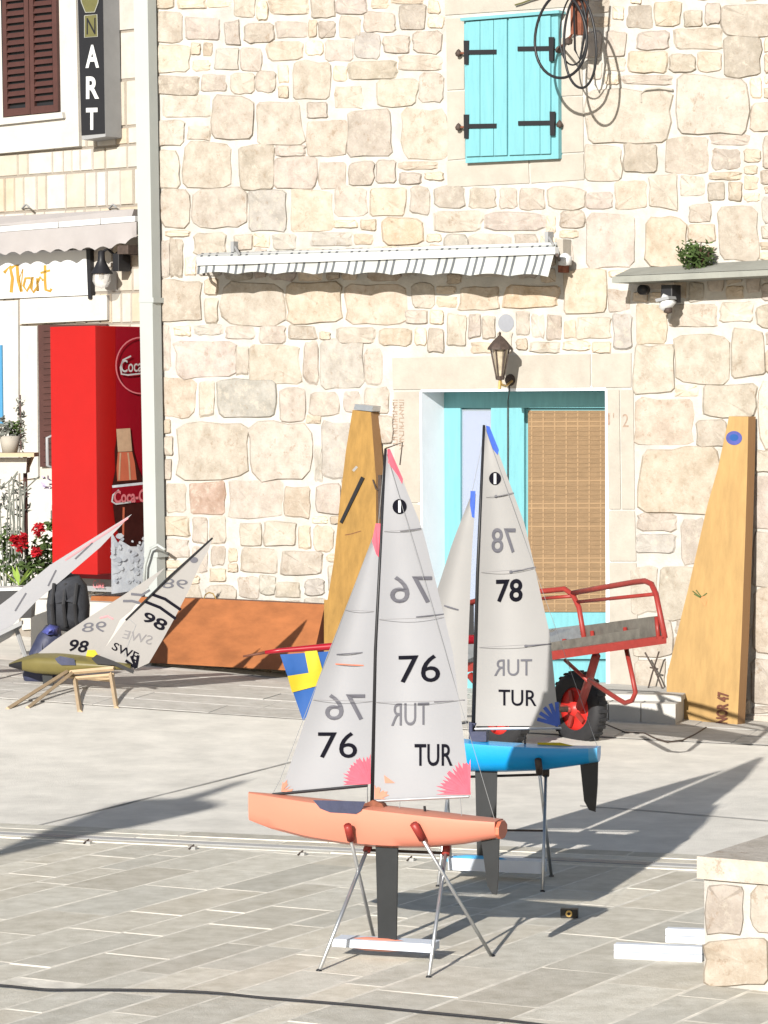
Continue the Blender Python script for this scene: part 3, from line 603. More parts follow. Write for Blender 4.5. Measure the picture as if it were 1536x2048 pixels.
# ------------------------------------------------------------------ left-hand house
lh = thing('pale_shop_house', 'pale limestone block house with a shop front at the left edge', 'house', LWALL.p)
ln_ = LWALL.n; lu = LWALL.u
a = LWALL.p-lu*7; c = LWALL.p+lu*1.2; b = MB(); b.prism([V((a.x, a.y, -.3)), V((c.x, c.y, -.3)), V((c.x, c.y, TOP)), V((a.x, a.y, TOP))], -ln_*.4, 'bwallmortar'); lw = b.build('wall', lh)
BC = [(.41, .38, .33), (.42, .40, .365), (.37, .335, .28), (.40, .375, .335), (.37, .35, .32), (.39, .33, .255)]
def lz(y): return LWALL(150, y).z
bounds = [-60, 0, 74, 170, 262, 298, 345, 418, 470, 540, 588, 650, 740, 820, 900, 990, 1080, 1180, 1250]
ORGL = LWALL(150, 700); cnt = 0
for r in range(len(bounds)-1):
    z1, z0 = lz(bounds[r]), lz(bounds[r+1]); t = -1.15-.0
    if bounds[r] > 650: t = -1.15
    while t < .75:
        wd = random.choice([.10, .12, .14, .17, .24, .28]) if r % 2 else random.choice([.11, .13, .15, .22])
        p0 = ORGL+lu*(t+.006); p1 = ORGL+lu*(t+wd-.006); mb = MB(); h = random.uniform(.008, .016); e = .006
        q0 = [V((p0.x, p0.y, z0+.008)), V((p1.x, p1.y, z0+.008)), V((p1.x, p1.y, z1-.008)), V((p0.x, p0.y, z1-.008))]
        q1 = [q0[0]+ln_*h+lu*e+V((0, 0, e)), q0[1]+ln_*h-lu*e+V((0, 0, e)), q0[2]+ln_*h-lu*e-V((0, 0, e)), q0[3]+ln_*h+lu*e-V((0, 0, e))]
        mb.add(q0+q1, [(4, 5, 6, 7)]+[(i, (i+1) % 4, 4+(i+1) % 4, 4+i) for i in range(4)], 'block'); mb.build('stone_block', lw, color=random.choice(BC)); t += wd; cnt += 1
def lq(pts, a, th, m, name, par, bev=.003, label=None):
    b = MB(); b.prism([LWALL(x, y, a) for x, y in pts], -ln_*th, m); return b.build(name, par, bevel=bev, label=label)
# upper window
uw = thing('louvred_window', 'brown louvred window shutters in a wide white stone frame at the top left', 'window', LWALL(60, 300, .05))
lq([(-60, 312), (158, 292), (150, -80), (-60, -80)], .05, .06, 'whitestone', 'window_frame', uw)
lq([(-60, 256), (126, 236), (124, 224), (-60, 242)], .085, .04, 'whitestone', 'window_sill', uw)
lq([(6, 235), (117, 222), (110, -70), (0, -70)], .056, .01, 'black', 'opening', uw, 0)
for (x0, x1) in ((6, 60), (60, 116)):
    sh = lq([(x0+1, 234-(x0-6)*.1), (x0+9, 233-(x0-6)*.1), (x0+5, -70), (x0-3, -70)], .085, .03, 'brown', 'shutter', uw)
    lq([(x1-9, 229-(x0-6)*.1), (x1, 228-(x0-6)*.1), (x1-5, -70), (x1-14, -70)], .085, .03, 'brown', 'stile', sh)
    lq([(x0+9, 233-(x0-6)*.1), (x1-9, 229-(x0-6)*.1), (x1-9, 215-(x0-6)*.1), (x0+9, 218-(x0-6)*.1)], .085, .03, 'brown', 'rail', sh)
    for k in range(19):
        y = 208-k*14.6-(x0-6)*.1; b = MB(); f0 = x0+8-k*.25; f1 = x1-10-k*.25
        b.prism([LWALL(f0, y, .088), LWALL(f1, y-4, .088), LWALL(f1, y-13, .066), LWALL(f0, y-9, .066)], -ln_*.006, 'brown'); b.build('slat', sh)
# vertical sign
sg = thing('hanging_sign', 'tall narrow black sign box reading ART in white letters on the left house', 'sign', LWALL(200, 270, .1))
SD = .21
b = MB(); b.prism([LWALL(164, 280, SD), LWALL(211, 273, SD), LWALL(204, -90, SD), LWALL(152, -90, SD)], -ln_*(SD-.02), 'grey'); sb = b.build('sign_case', sg, bevel=.003)
SP = lambda x, y: LWALL(x, y, SD+.004)
b = MB(); poly(b, SP, [(163, 271), (210, 267), (204, -90), (153, -90)], 'black'); fc = b.build('sign_face', sg)
SP2 = lambda x, y: LWALL(x, y, SD+.007); b = MB()
for ch_, y0, y1, x0, x1 in (('A', 90, 136, 171, 198), ('R', 153, 198, 172, 198), ('T', 216, 260, 172, 195)): lettering(b, ch_, SP2, rect(x0, y0, x1, y1, -.03), 'whitepaint', .03)
b.build('letters', fc, label='white capital letters A R T reading downward')
b = MB(); poly(b, SP2, [(158, -30), (198, -30), (197, 5), (190, 24), (170, 25), (162, 5)], 'olive'); poly(b, SP2, [(168, 31), (194, 29), (195, 73), (169, 75)], 'olive'); SP3 = lambda x, y: LWALL(x, y, SD+.009); lettering(b, 'N', SP3, rect(173, 36, 191, 69, -.03), 'black')
stroke(b, SP3, [(169, 31), (194, 29), (195, 73), (169, 75), (169, 31)], 1.6, 'ledge'); stroke(b, SP3, [(160, -10), (163, 5), (171, 25), (189, 24), (196, 5), (197, -10)], 1.6, 'ledge'); b.build('emblem', fc, label='olive goblet shape above an outlined letter N')
# beige awning
ba = thing('beige_awning', 'rolled beige cloth awning with wavy valance over the shop front', 'awning', LWALL(130, 440, .0))
b = MB(); b.prism([LWALL(-60, 455, .16), LWALL(262, 438, .16), LWALL(268, 418, .16), LWALL(-60, 436, .02)], -ln_*.16, 'beigecloth'); b.build('folded_cloth', ba)
for x0, x1 in ((-60, 116), (118, 200), (202, 270)):
    b = MB(); y = lambda x: 464-(x)*.078; b.prism([LWALL(x0, y(x0), .22), LWALL(x1, y(x1), .22), LWALL(x1, y(x1)-11, .22), LWALL(x0, y(x0)-11, .22)], -ln_*.05, 'whitepaint'); b.build('front_rail', ba, bevel=.003)
b = MB(); K = 60; top_ = []; mid = []; bot = []
for k in range(K+1):
    x = -60+333*k/K; sc = 5*abs(math.sin((x+20)/30*math.pi)); top_.append(LWALL(x, 465-x*.078, .225)); mid.append(LWALL(x, 490-x*.06, .235+.008*math.sin(x*.09))); bot.append(LWALL(x, 512-x*.06-(max(0, x-225)*.35)-sc*1.4, .24+.015*math.sin(x*.11)))
n = K+1; b.add(top_+mid+bot, [(r*n+i, r*n+i+1, (r+1)*n+i+1, (r+1)*n+i) for r in range(2) for i in range(K)], 'beigecloth'); b.build('valance', ba, smooth=True)
for x in (52, 226): b = MB(); b.tube([LWALL(x-8, 417, .02), LWALL(x, 409, .08), LWALL(x+6, 414, .12)], .008, 'grey'); b.build('bracket', ba)
# Nart sign board
ns = thing('shop_sign', 'white board with gold handwritten Nart under the beige awning', 'sign', LWALL(90, 590, .05))
bd = lq([(-60, 600), (178, 590), (177, 500), (-60, 505)], .05, .04, 'whitepaint', 'board', ns)
NS = lambda x, y: LWALL(x, y, .053); b = MB(); Z = lambda L: [(x/3.84, 400+y/3.84) for x, y in L]
for L, w_ in (([(30, 560), (75, 510), (95, 600), (85, 710)], 6), ([(85, 520), (130, 500), (140, 620), (165, 705)], 6), ([(160, 700), (150, 600), (175, 530), (160, 690)], 2), ([(235, 600), (195, 600), (180, 660), (205, 700), (240, 640), (250, 590), (240, 680), (255, 710), (285, 670)], 4.5), ([(285, 600), (290, 700), (285, 640), (310, 590), (330, 620)], 4.5), ([(345, 500), (345, 620), (350, 690), (385, 700), (395, 680)], 5), ([(310, 560), (385, 540)], 4)): stroke(b, NS, Z(L), w_*1.1, 'gold')
b.build('lettering', bd, label='gold script reading Nart')
lq([(176, 598), (182, 598), (180, 498), (172, 498)], .06, .05, 'black', 'end_bar', ns)
# shop lamp
sl_ = thing('shop_lamp', 'black bell wall lamp with a glass globe beside the shop sign', 'lamp', LWALL(205, 520, .1)); lc2 = LWALL(203, 540, .22)
b = MB(); b.lathe(lc2, [(.095, -.03), (.06, .02), (.03, .08), (.028, .15), (0, .16)], 'black', n=14); b.build('lamp_shade', sl_, smooth=True)
b = MB(); b.lathe(lc2, [(.0, -.15), (.05, -.135), (.075, -.09), (.07, -.03)], 'globe', n=14); b.build('globe', sl_, smooth=True)
b = MB(); b.lathe(lc2, [(.0, -.08), (.022, -.07), (.022, -.03)], 'grey', n=10); b.build('bulb', sl_, smooth=True)
b = MB(); b.tube([lc2+V((0, 0, .14)), lc2+V((.05, .02, .17)), LWALL(240, 520, .02)], .012, 'black'); b.lathe(LWALL(240, 515, 0), [(.05, 0), (.05, .02), (0, .03)], 'black', axis=ln_); b.build('arm', sl_)
b = MB(); b.box(LWALL(262, 500, .12), lu*.12, ln_*.2, V((0, 0, .07)), 'iron'); b.box(LWALL(243, 525, .1), lu*.07, ln_*.14, V((0, 0, .14)), 'black'); b.build('transformer_box', sl_, bevel=.006)
# ground floor front: pale stone frames, opening, louvre
sf = thing('shop_doorway', 'pale stone door frame with dark brown louvred shutter behind the red fridge', 'doorway', LWALL(90, 1100, 0))
lq([(40, 648), (214, 640), (214, 590), (40, 598)], .04, .05, 'whitestone', 'lintel', sf); lq([(-80, 1260), (38, 1250), (36, 600), (-80, 606)], .035, .05, 'whitestone', 'door_jamb', sf); lq([(41, 960), (76, 955), (74, 652), (40, 652)], .04, .05, 'whitestone', 'door_jamb', sf)
lq([(44, 1260), (120, 1255), (110, 958), (42, 962)], .03, .05, 'whitestone', 'base_panel', sf)
lv = lq([(80, 934), (212, 928), (212, 648), (76, 650)], .05, .03, 'brown', 'louvred_shutter', sf)
for k in range(22): lq([(86, 925-k*12.5), (116, 923-k*12.5), (116, 916-k*12.5), (86, 918-k*12.5)], .06, .012, 'brown', 'slat', lv, 0)
lq([(-60, 850), (5, 850), (3, 690), (-60, 690)], .05, .02, 'blue_paint', 'blue_panel', sf, label='blue painted panel at the photo edge')
# plinth under the fridge
b = MB(); zf = D(160, 1193, 24.4).z; q0 = LWALL(60, 1100, 1.1); q1 = LWALL(300, 1100, 1.1)
b.prism([V((q0.x, q0.y, 0)), V((q1.x, q1.y, 0)), V((q1.x, q1.y, zf)), V((q0.x, q0.y, zf))], -ln_*1.09, 'whitestone'); one(b, 'shop_terrace', 'low pale stone terrace the red fridge stands on', 'terrace', q0)
# drainpipe
dp = thing('drainpipe', 'tall pale green white drainpipe at the corner between the two houses', 'drainpipe', WALL(310, 1290, .1))
PD = .14
def pipe_q(y): return 267+y*.0195, 309+y*.0165
x0a, x1a = pipe_q(-90); x0b, x1b = pipe_q(1290)
b = MB(); b.prism([WALL(x0b, 1290, PD), WALL(x1b-14, 1290, PD), WALL(x1a-14, -90, PD), WALL(x0a, -90, PD)], -wn*.10, 'pipe'); b.build('pipe', dp, bevel=.012)
for y in (600, 1110):
    x0, x1 = pipe_q(y); b = MB(); b.prism([WALL(x0-1, y+5, PD+.004), WALL(x1-12, y+5, PD+.004), WALL(x1-12, y-5, PD+.004), WALL(x0-1, y-5, PD+.004)], -wn*.13, 'pipe'); b.build('strap', dp); 
b = MB(); b.lathe(WALL(308, 600, .10), [(0, -.015), (.016, -.01), (.016, .01), (0, .015)], 'whitepaint', axis=wn, n=10); b.build('strap_bolt', dp)

# ------------------------------------------------------------------ red drinks fridge
FR = Pl(LWALL(220, 1100, .95), math.radians(38))
fr = thing('drinks_fridge', 'tall red drinks fridge with soft drink graphics beside the drainpipe', 'fridge', FR(160, 1190))
u2, n2 = FR.u, FR.n; tl_ = FR(131, 652); tr_ = FR(221, 652); brr = FR(222, 1186); bll = FR(120, 1180)
wdt = (V((tr_.x, tr_.y, 0))-V((tl_.x, tl_.y, 0))).length; R0 = V((tr_.x, tr_.y, 0)); z1 = tr_.z; z0 = brr.z
def fb(t0, t1, a0, a1, za, zb, m, name, bev=.008, par=None, label=None):
    b = MB(); b.prism([R0+u2*t0+n2*a1+V((0, 0, za)), R0+u2*t1+n2*a1+V((0, 0, za)), R0+u2*t1+n2*a1+V((0, 0, zb)), R0+u2*t0+n2*a1+V((0, 0, zb))], -n2*(a1-a0), m); return b.build(name, par or fr, bevel=bev, label=label)
fb(-wdt, 0, -.72, -.06, z0+.10, z1, 'redside', 'cabinet'); fdo = fb(-wdt, 0.0, -.055, .17, z0+.15, z1, 'red', 'door'); fb(-wdt+.03, -.02, -.66, -.09, z0, z0+.098, 'grey', 'base')
b = MB(); hx = [R0-u2*(wdt-.01)+n2*.035+V((0, 0, z)) for z in ()]
hz1, hz0 = FR(100, 870).z, FR(100, 935).z; hp = R0-u2*(wdt+.01)+n2*.13
b.tube([hp+n2*.0+V((0, 0, hz1)), hp-u2*.035+n2*.04+V((0, 0, hz1-.02)), hp-u2*.035+n2*.04+V((0, 0, hz0+.02)), hp+V((0, 0, hz0))], .013, 'grey', 8); b.build('handle', fdo, smooth=True)
SIDE = Pl(R0+V((0, 0, 0)), 0); SIDE.n = u2.copy(); SIDE.p = R0+u2*.006; 
side_n = u2
def SS(x, y, e=0): d = ray(x, y); return CAMP+d*((R0+u2*(.004+e)-CAMP).dot(side_n)/d.dot(side_n))
Z3 = lambda L: [(x/3.84, 780+y/3.84) for x, y in L]; Z2 = lambda L: [(x/3.84, 400+y/3.84) for x, y in L]
def strip(poly_pts, e, m, mb): poly(mb, lambda x, y: SS(x, y, e), poly_pts, m)
b = MB(); strip([(223, 1188), (330, 1172), (330, 1100), (285, 1082), (262, 1090), (246, 1072), (236, 1086), (222, 1062)], .001, 'ice', b); 
strip(Z3([(880, 470), (905, 300), (1000, 295), (1025, 470), (1060, 600), (1105, 700), (1100, 860), (1095, 1000), (1110, 1120), (1080, 1200), (1000, 1200), (920, 1150), (880, 1000), (865, 860), (860, 740), (885, 620)]), .003, 'cola', b)
strip(Z3([(893, 300), (1000, 293), (1015, 470), (905, 475)]), .005, 'creamprint', b)
strip(Z3([(905, 478), (1015, 474), (1035, 560), (1050, 690), (900, 700), (895, 600)]), .0045, 'orangedeck', b)
for k in (0, 1): stroke(b, lambda x, y: SS(x, y, .0055), Z3([(925+k*58, 482), (920+k*72, 560), (915+k*84, 690)]), 3.2, 'creamprint')
stroke(b, lambda x, y: SS(x, y, .0055), Z3([(950, 900), (945, 1130)]), 4, 'orangedeck')
strip(Z3([(860, 740), (1110, 715), (1108, 860), (862, 880)]), .006, 'redside', b); stroke(b, lambda x, y: SS(x, y, .0065), Z3([(862, 742), (1108, 716)]), 5, 'ice')
random.seed(5)
for k in range(60):
    cx, cy = random.uniform(226, 300), random.uniform(1070, 1165); r = random.uniform(3, 8); poly(b, lambda x, y: SS(x, y, .0035+.0001*k), [(cx+r*random.uniform(.6, 1.1)*math.cos(t), cy+r*random.uniform(.6, 1.1)*math.sin(t)) for t in (0, 1, 2, 3, 4, 5)], random.choice(['ice', 'ice', 'whitebox']))
b.build('side_graphic', fr, label='printed glass cola bottle standing in ice')
b = MB(); T = lambda x, y: SS(x, y, .009)
cpts = [(281+49*math.cos(t), 731+56*math.sin(t)) for t in [math.pi*2*k/40 for k in range(41)]]; stroke(b, T, cpts, 2.6, 'pinkprint')
b.build('logo_ring', fr, label='thin pink ring'); b = MB(); lettering(b, 'Coca-Cola', T, ((242, 745), (330, 741), (330, 716), (242, 720)), 'whitepaint', .01)
stroke(b, T, [(262, 712), (246, 720), (241, 735), (243, 748), (256, 750), (300, 745)], 3.2, 'whitepaint')
b.build('brand_lettering', fr, label='white script Coca-Cola in the ring'); b = MB(); lettering(b, 'Coca-Cola', T, ((228, 1007), (316, 1003), (316, 977), (228, 981)), 'pinkprint', .03); stroke(b, T, [(238, 980), (226, 990), (224, 1003), (232, 1008), (262, 1004)], 3.4, 'whitepaint')
b.build('brand_lettering', fr, label='pink script Coca-Cola on the bottle')
b = MB(); lettering(b, 'Coke', lambda x, y: FR(x, y, -.055), rect(186, 1160, 208, 1176), 'pinkprint'); b.build('base_lettering', fr)

# ------------------------------------------------------------------ leaning cases
def lean_case(name, label, px_poly, base_pts, a_bottom, a_top, ybot, ytop, thick, m, medge, side=None):
    """case whose face slants from a_bottom off the wall at ybot to a_top at ytop"""
    def S(x, y, e=0):
        t = (ybot-y)/(ybot-ytop); return WALL(x, y, a_bottom+(a_top-a_bottom)*t+e)
    b = MB(); pts = [S(x, y) for x, y in px_poly]; b.prism(pts, -wn*thick+V((0, 0, -.0)), m, medge)
    return b, S
c2 = lambda L: [(1200+x/2.926, 800+y/2.926) for x, y in L]
outl = c2([(755, 95), (868, 97), (862, 400), (850, 800), (828, 1400), (803, 1925), (470, 1905), (390, 1760), (390, 1620), (480, 1250), (520, 1090), (595, 760), (630, 610), (690, 400)])
nb = thing('sail_case', 'tall tapered yellow plywood case marked NOR 47 leaning right of the door', 'case', WALL(1420, 1452, .35))
b, S = lean_case('', '', outl, None, .345, .14, 1455, 833, .10, 'wood', 'woodedge'); cs = b.build('case_body', nb, bevel=.004)
b = MB(); pl_ = [(x+2.4, y) for x, y in outl]; b.prism([S(x, y, -.045) for x, y in pl_], -wn*.008, 'darkwood'); b.build('lid_seam', cs)
b = MB(); disc(b, lambda x, y: S(x, y, .003), 1468, 876, 16, 14, 'blueprint'); disc(b, lambda x, y: S(x, y, .0035), 1468, 875, 9, 7, 'flagblue'); b.build('sticker', cs, label='round dark blue sticker')
b = MB(); lettering(b, 'NOR 47', lambda x, y: S(x, y, .012), ((1455, 1448), (1458, 1384), (1435, 1383), (1431, 1447)), 'darkwood', .035); b.build('lettering', cs, label='dark lettering NOR 47 running upward')
b = MB(); poly(b, lambda x, y: S(x, y, .003), [(1400, 1196), (1408, 1192), (1414, 1200), (1411, 1214)], 'carrot')
for q in ([(1402, 1195), (1385, 1182)], [(1403, 1194), (1392, 1180)], [(1405, 1193), (1414, 1186)], [(1402, 1196), (1388, 1188)]): stroke(b, lambda x, y: S(x, y, .0035), q, 2, 'leaf')
b.build('carrot_print', cs, label='small painted carrot'); 
# middle case
mo = [(705, 820), (742, 824), (752, 960), (752, 1060), (760, 1300), (648, 1300), (648, 1200), (655, 1200), (668, 1120), (680, 1000), (692, 900)]
mc = thing('sail_case', 'brown yellow wooden sail case leaning behind the orange boat sails', 'case', WALL(700, 1330, .3))
b, S = lean_case('', '', mo, None, .34, .10, 1360, 815, .10, 'wood2', 'woodedge'); c1 = b.build('case_body', mc, bevel=.004)
b = MB(); low = [(648, 1299), (760, 1299), (764, 1366), (646, 1362)]; b.prism([S(x, y) for x, y in low], -wn*.10, 'wood2', 'woodedge'); b.build('case_foot', mc)
b = MB(); b.prism([S(707, 819, .012), S(744, 823, .012), S(746, 812, .012), S(710, 808, .012)], -wn*.115, 'alu'); b.build('metal_clasp', c1, bevel=.002)
b = MB(); b.prism([S(679, 1044, .012), S(684, 1047, .012), S(728, 957, .012), S(722, 953, .012)], -wn*.011, 'black'); b.build('strap', c1, label='black diagonal strap')
b = MB(); b.prism([S(756, 950, .02), S(762, 950, .02), S(762, 1040, .02), S(756, 1036, .02)], -wn*.03, 'iron'); b.tube([S(746, 960, .01), S(752, 978, .03), S(758, 980, .02)], .006, 'iron'); b.build('latch', c1)
b = MB(); stroke(b, lambda x, y: S(x, y, .002), [(690, 1070), (702, 1068), (722, 1062)], 1.4, 'darkwood'); stroke(b, lambda x, y: S(x, y, .002), [(706, 942), (714, 933)], 5, 'sail2'); b.build('scratch', c1)
# low orange brown case
oc = thing('sail_case', 'long low orange brown wooden case leaning on the wall foot', 'case', WALL(430, 1330, .4))
oo = [(183, 1192), (400, 1197), (650, 1209), (632, 1290), (618, 1343), (560, 1340), (290, 1325), (150, 1318)]
b, S = lean_case('', '', oo, None, .42, .22, 1335, 1195, .11, 'redwood', 'darkwood'); c3 = b.build('case_body', oc, bevel=.004)
b = MB(); b.tube([S(408, 1197, -.03), S(411, 1189, -.03), S(418, 1185, -.03), (S(426, 1187, -.03)), S(432, 1198, -.03)], .005, 'brass', 6); b.build('handle', c3)

# ------------------------------------------------------------------ model yachts
def sailsurf(P, luff, leech, bulge):
    def at(path, y):
        for (x0, y0), (x1, y1) in zip(path[:-1], path[1:]):
            if (y0-y)*(y1-y) <= 0 and y0 != y1: return x0+(x1-x0)*(y-y0)/(y1-y0)
        return path[0][0] if abs(y-path[0][1]) < abs(y-path[-1][1]) else path[-1][0]
    yb_, yt_ = luff[0][1], luff[-1][1]
    def S(x, y, e=0):
        a, c = at(luff, y), at(leech, y); s = 0 if abs(c-a) < 1 else max(0, min(1, (x-a)/(c-a))); t = max(0, min(1, (yb_-y)/(yb_-yt_)))
        return P(x, y, -bulge*math.sin(math.pi*s)*(.25+math.sin(math.pi*min(1, t*1.1+.05))) + e)
    return S, at
def sail(P, luff, leech, bulge, m, name, parent, lowedge=None):
    """luff and leech: photo points bottom to top"""
    S, at = sailsurf(P, luff, leech, bulge); NY, NX = 22, 9; vs = []
    for j in range(NY+1):
        t = j/NY; ya = luff[0][1]+(luff[-1][1]-luff[0][1])*t; yc = leech[0][1]+(leech[-1][1]-leech[0][1])*t; xa, xc = at(luff, ya), at(leech, yc)
        for i in range(NX+1):
            s = i/NX; vs.append(S(xa+(xc-xa)*s, ya+(yc-ya)*s))
    b = MB(); b.add(vs, [(j*(NX+1)+i, j*(NX+1)+i+1, (j+1)*(NX+1)+i+1, (j+1)*(NX+1)+i) for j in range(NY) for i in range(NX)], m)
    return b.build(name, parent, smooth=True), S
def hull(P, secs, m, nb_, stripes=None, deckm=None):
    """secs: (x, ytop, ybottom, halfbeam m); nb_ unit vector across the hull"""
    prof = [(0, 0), (.55, .10), (.88, .38), (1.0, .75), (.97, 1.0), (.6, 1.03), (0, 1.05), (-.6, 1.03), (-.97, 1.0), (-1.0, .75), (-.88, .38), (-.55, .10)]
    b = MB(); n = len(prof); vs = []
    for (x, yt, yb_, hb) in secs:
        T, B_ = P(x, yt), P(x, yb_)
        for (c, h) in prof: vs.append(B_+(T-B_)*h+nb_*c*hb)
    b.add(vs, [], m)
    for j in range(len(secs)-1):
        mm = stripes(secs[j][0]) if stripes else m
        i_ = b.mi(mm); 
        for k in range(n):
            mk = deckm if deckm and 4 <= k <= 7 else mm
            b.f.append((j*n+k, j*n+(k+1) % n, (j+1)*n+(k+1) % n, (j+1)*n+k)); b.m.append(b.mi(mk))
    b.f.append(tuple(range(n))); b.m.append(b.mi(m)); b.f.append(tuple((len(secs)-1)*n+k for k in range(n))); b.m.append(b.mi(deckm or m))
    return b
def interp(secs, k):
    out = []; xs = [s[0] for s in secs]
    for i in range(k+1):
        x = xs[0]+(xs[-1]-xs[0])*i/k
        out.append((x, *[float(np.interp(x, xs, [s[c] for s in secs])) for c in (1, 2, 3)]))
    return out
def fan(mb, S, cx, cy, r, a0, a1, m, n=9, jag=.35, w_=1):
    pts = [(cx, cy)]; rr = random.Random(int(cx*7+cy))
    for k in range(n*2+1):
        t = math.radians(a0+(a1-a0)*k/(2*n)); q = r*(1-(jag*rr.uniform(.3, 2.2) if k % 2 else jag*rr.uniform(-.4, .6))); pts.append((cx+q*math.cos(t), cy-q*math.sin(t)))
    for i in range(1, len(pts)-1): mb.add([S(*pts[0]), S(*pts[i]), S(*pts[i+1])], [(0, 1, 2)], m)
# --- orange yacht
OB = Pl((0.02, 11.80, 0), math.radians(20)); onb = -OB.n
oy = thing('model_yacht', 'orange model yacht with grey sails marked TUR 76 standing nearest the camera', 'model yacht', (0.02, 11.8, .1), 'model yachts on stands')
secs = interp([(498, 1586, 1640, .008), (540, 1590, 1657, .032), (620, 1600, 1678, .062), (700, 1609, 1690, .080), (780, 1618, 1696, .085), (860, 1627, 1695, .082), (930, 1635, 1688, .072), (998, 1641, 1676, .055)], 22)
hb = hull(OB, secs, 'orangehull', onb, deckm='paleorange'); hu = hb.build('hull', oy, smooth=False); 
hu.data.polygons.foreach_set('use_smooth', [len(p.vertices) == 4 for p in hu.data.polygons])
ed = hu.modifiers.new('edges', 'EDGE_SPLIT'); ed.split_angle = math.radians(38)
b = MB(); b.prism([OB(992, 1642, .052), OB(998, 1641, .052)+V((0, 0, 0)), OB(998, 1676, .04), OB(992, 1678, .04)], onb*.0, 'orangedeck')
b = MB(); cpt = OB(999, 1659); rx = OB.n; b.add([cpt+OB.u*.006+onb*(.056*math.cos(t))+V((0, 0, .034*math.sin(t))) for t in [math.pi/4*k+math.pi/8 for k in range(8)]], [tuple(range(8))], 'paleorange'); 
b = MB(); pts = [cpt+onb*(.058*math.cos(t))+V((0, 0, .036*math.sin(t))) for t in [math.pi/4*k+math.pi/8 for k in range(8)]]; b.prism(pts, OB.u*.014, 'orangedeck'); b.build('transom_bumper', oy, bevel=.003)
b = MB(); HS = lambda x, y, e=0: OB(x, y, .079+e)
q = [(626, 1600), (731, 1603), (722, 1622), (712, 1628), (660, 1625), (640, 1617)]
vsn = []
for (x, y) in q: hbm = float(np.interp(x, [s[0] for s in secs], [s[3] for s in secs])); vsn.append(OB(x, y, hbm*1.0+.004))
b.add(vsn, [tuple(range(len(q)))], 'navy'); b.build('deck_scoop', hu, label='dark navy foredeck recess')
b = MB(); b.tube([OB(744, 1618), OB(751, 1300), OB(771, 897)], .008, 'black', 8, .005); b.build('mast', oy, smooth=True)
b = MB(); b.prism([OB(722, 1622, .02), OB(774, 1626, .02), OB(764, 1608, .02), OB(745, 1600, .02), OB(728, 1608, .02)], onb*.04, 'rust'); b.build('mast_step', oy, bevel=.003)
jl = [(562, 1584), (660, 1300), (757, 1052)]; jr = [(744, 1570), (748, 1300), (757, 1050)]
sj, SJ = sail(OB, [(562, 1584), (650, 1322), (752, 1062), (754, 1048)], [(741, 1568), (748, 1320), (760, 1062), (762, 1048)], .03, 'sail', 'jib', oy)
smn, SM = sail(OB, [(747, 1600), (754, 1300), (766, 1050), (773, 900)], [(942, 1590), (905, 1300), (846, 1060), (779, 897)], .035, 'sail', 'mainsail', oy)
up = lambda S, e=.004: (lambda x, y: S(x, y, e))
SHOW = 'mirrored grey letters showing through from the far side'
word(smn, 'sail_number', '76', up(SM), mrect(780, 1152, 864, 1206, 0), 'faintink', 0, SHOW); word(smn, 'sail_number', '76', up(SM), rect(797, 1311, 880, 1366, -.03), 'ink', 0)
word(smn, 'country_letters', 'TUR', up(SM), mrect(782, 1407, 858, 1452, -.03), 'faintink', 0, SHOW); word(smn, 'country_letters', 'TUR', up(SM), rect(829, 1488, 905, 1532), 'ink', .01)
word(sj, 'sail_number', '76', up(SJ), mrect(650, 1388, 730, 1440), 'faintink', 0, SHOW); word(sj, 'sail_number', '76', up(SJ), rect(636, 1464, 714, 1516), 'ink', 0)
b = MB(); disc(b, up(SM), 799, 1013, 14, 15, 'ink'); poly(b, up(SM, .008), [(796.5, 1001), (801.5, 1001), (801.5, 1025), (796.5, 1025)], 'whitepaint'); b.build('class_insignia', smn)
T = up(SM, .003); PK = 'red pink reinforcing patch'
b = MB(); poly(b, T, [(775, 898), (780, 898), (806, 958), (804, 968), (796, 952), (776, 925)], 'pink'); b.build('corner_patch', smn, label=PK)
b = MB(); fan(b, T, 941, 1589, 68, 90, 180, 'pink', 13, .14); b.build('corner_patch', smn, label=PK)
b = MB(); fan(b, T, 749, 1598, 28, 0, 90, 'paleorange', 6, .3); b.build('corner_patch', smn, label='pale orange reinforcing patch')
b = MB(); poly(b, T, [(768, 1550), (790, 1566), (770, 1566)], 'paleorange'); b.build('maker_mark', smn)
T = up(SJ, .003)
b = MB(); poly(b, T, [(744, 1082), (751, 1047), (762, 1047), (760, 1118), (752, 1108)], 'pink'); b.build('corner_patch', sj, label=PK)
b = MB(); fan(b, T, 741, 1568, 58, 90, 182, 'pink', 12, .14); b.build('corner_patch', sj, label=PK)
b = MB(); fan(b, T, 562, 1583, 26, -5, 80, 'paleorange', 5, .4); b.build('corner_patch', sj, label='pale orange reinforcing patch')
line(sj, 'draft_line', T, [(673, 1309), (725, 1305)], 2.2, 'faintink', 'blue grey line'); line(sj, 'draft_line', T, [(671, 1328), (727, 1331)], 2.2, 'orangedeck', 'red line')
T = up(SM, .004)
for q in ([(800, 1062), (842, 1057)], [(832, 1234), (888, 1228)], [(868, 1404), (930, 1400)]): line(smn, 'batten', T, q, 2, 'faintink')
b = MB(); b.tube([OB(545, 1589, .0), OB(735, 1571, .0)], .006, 'black'); b.build('jib_boom', oy); b = MB(); b.tube([OB(752, 1602), OB(938, 1593)], .0055, 'alu'); b.build('boom', oy)
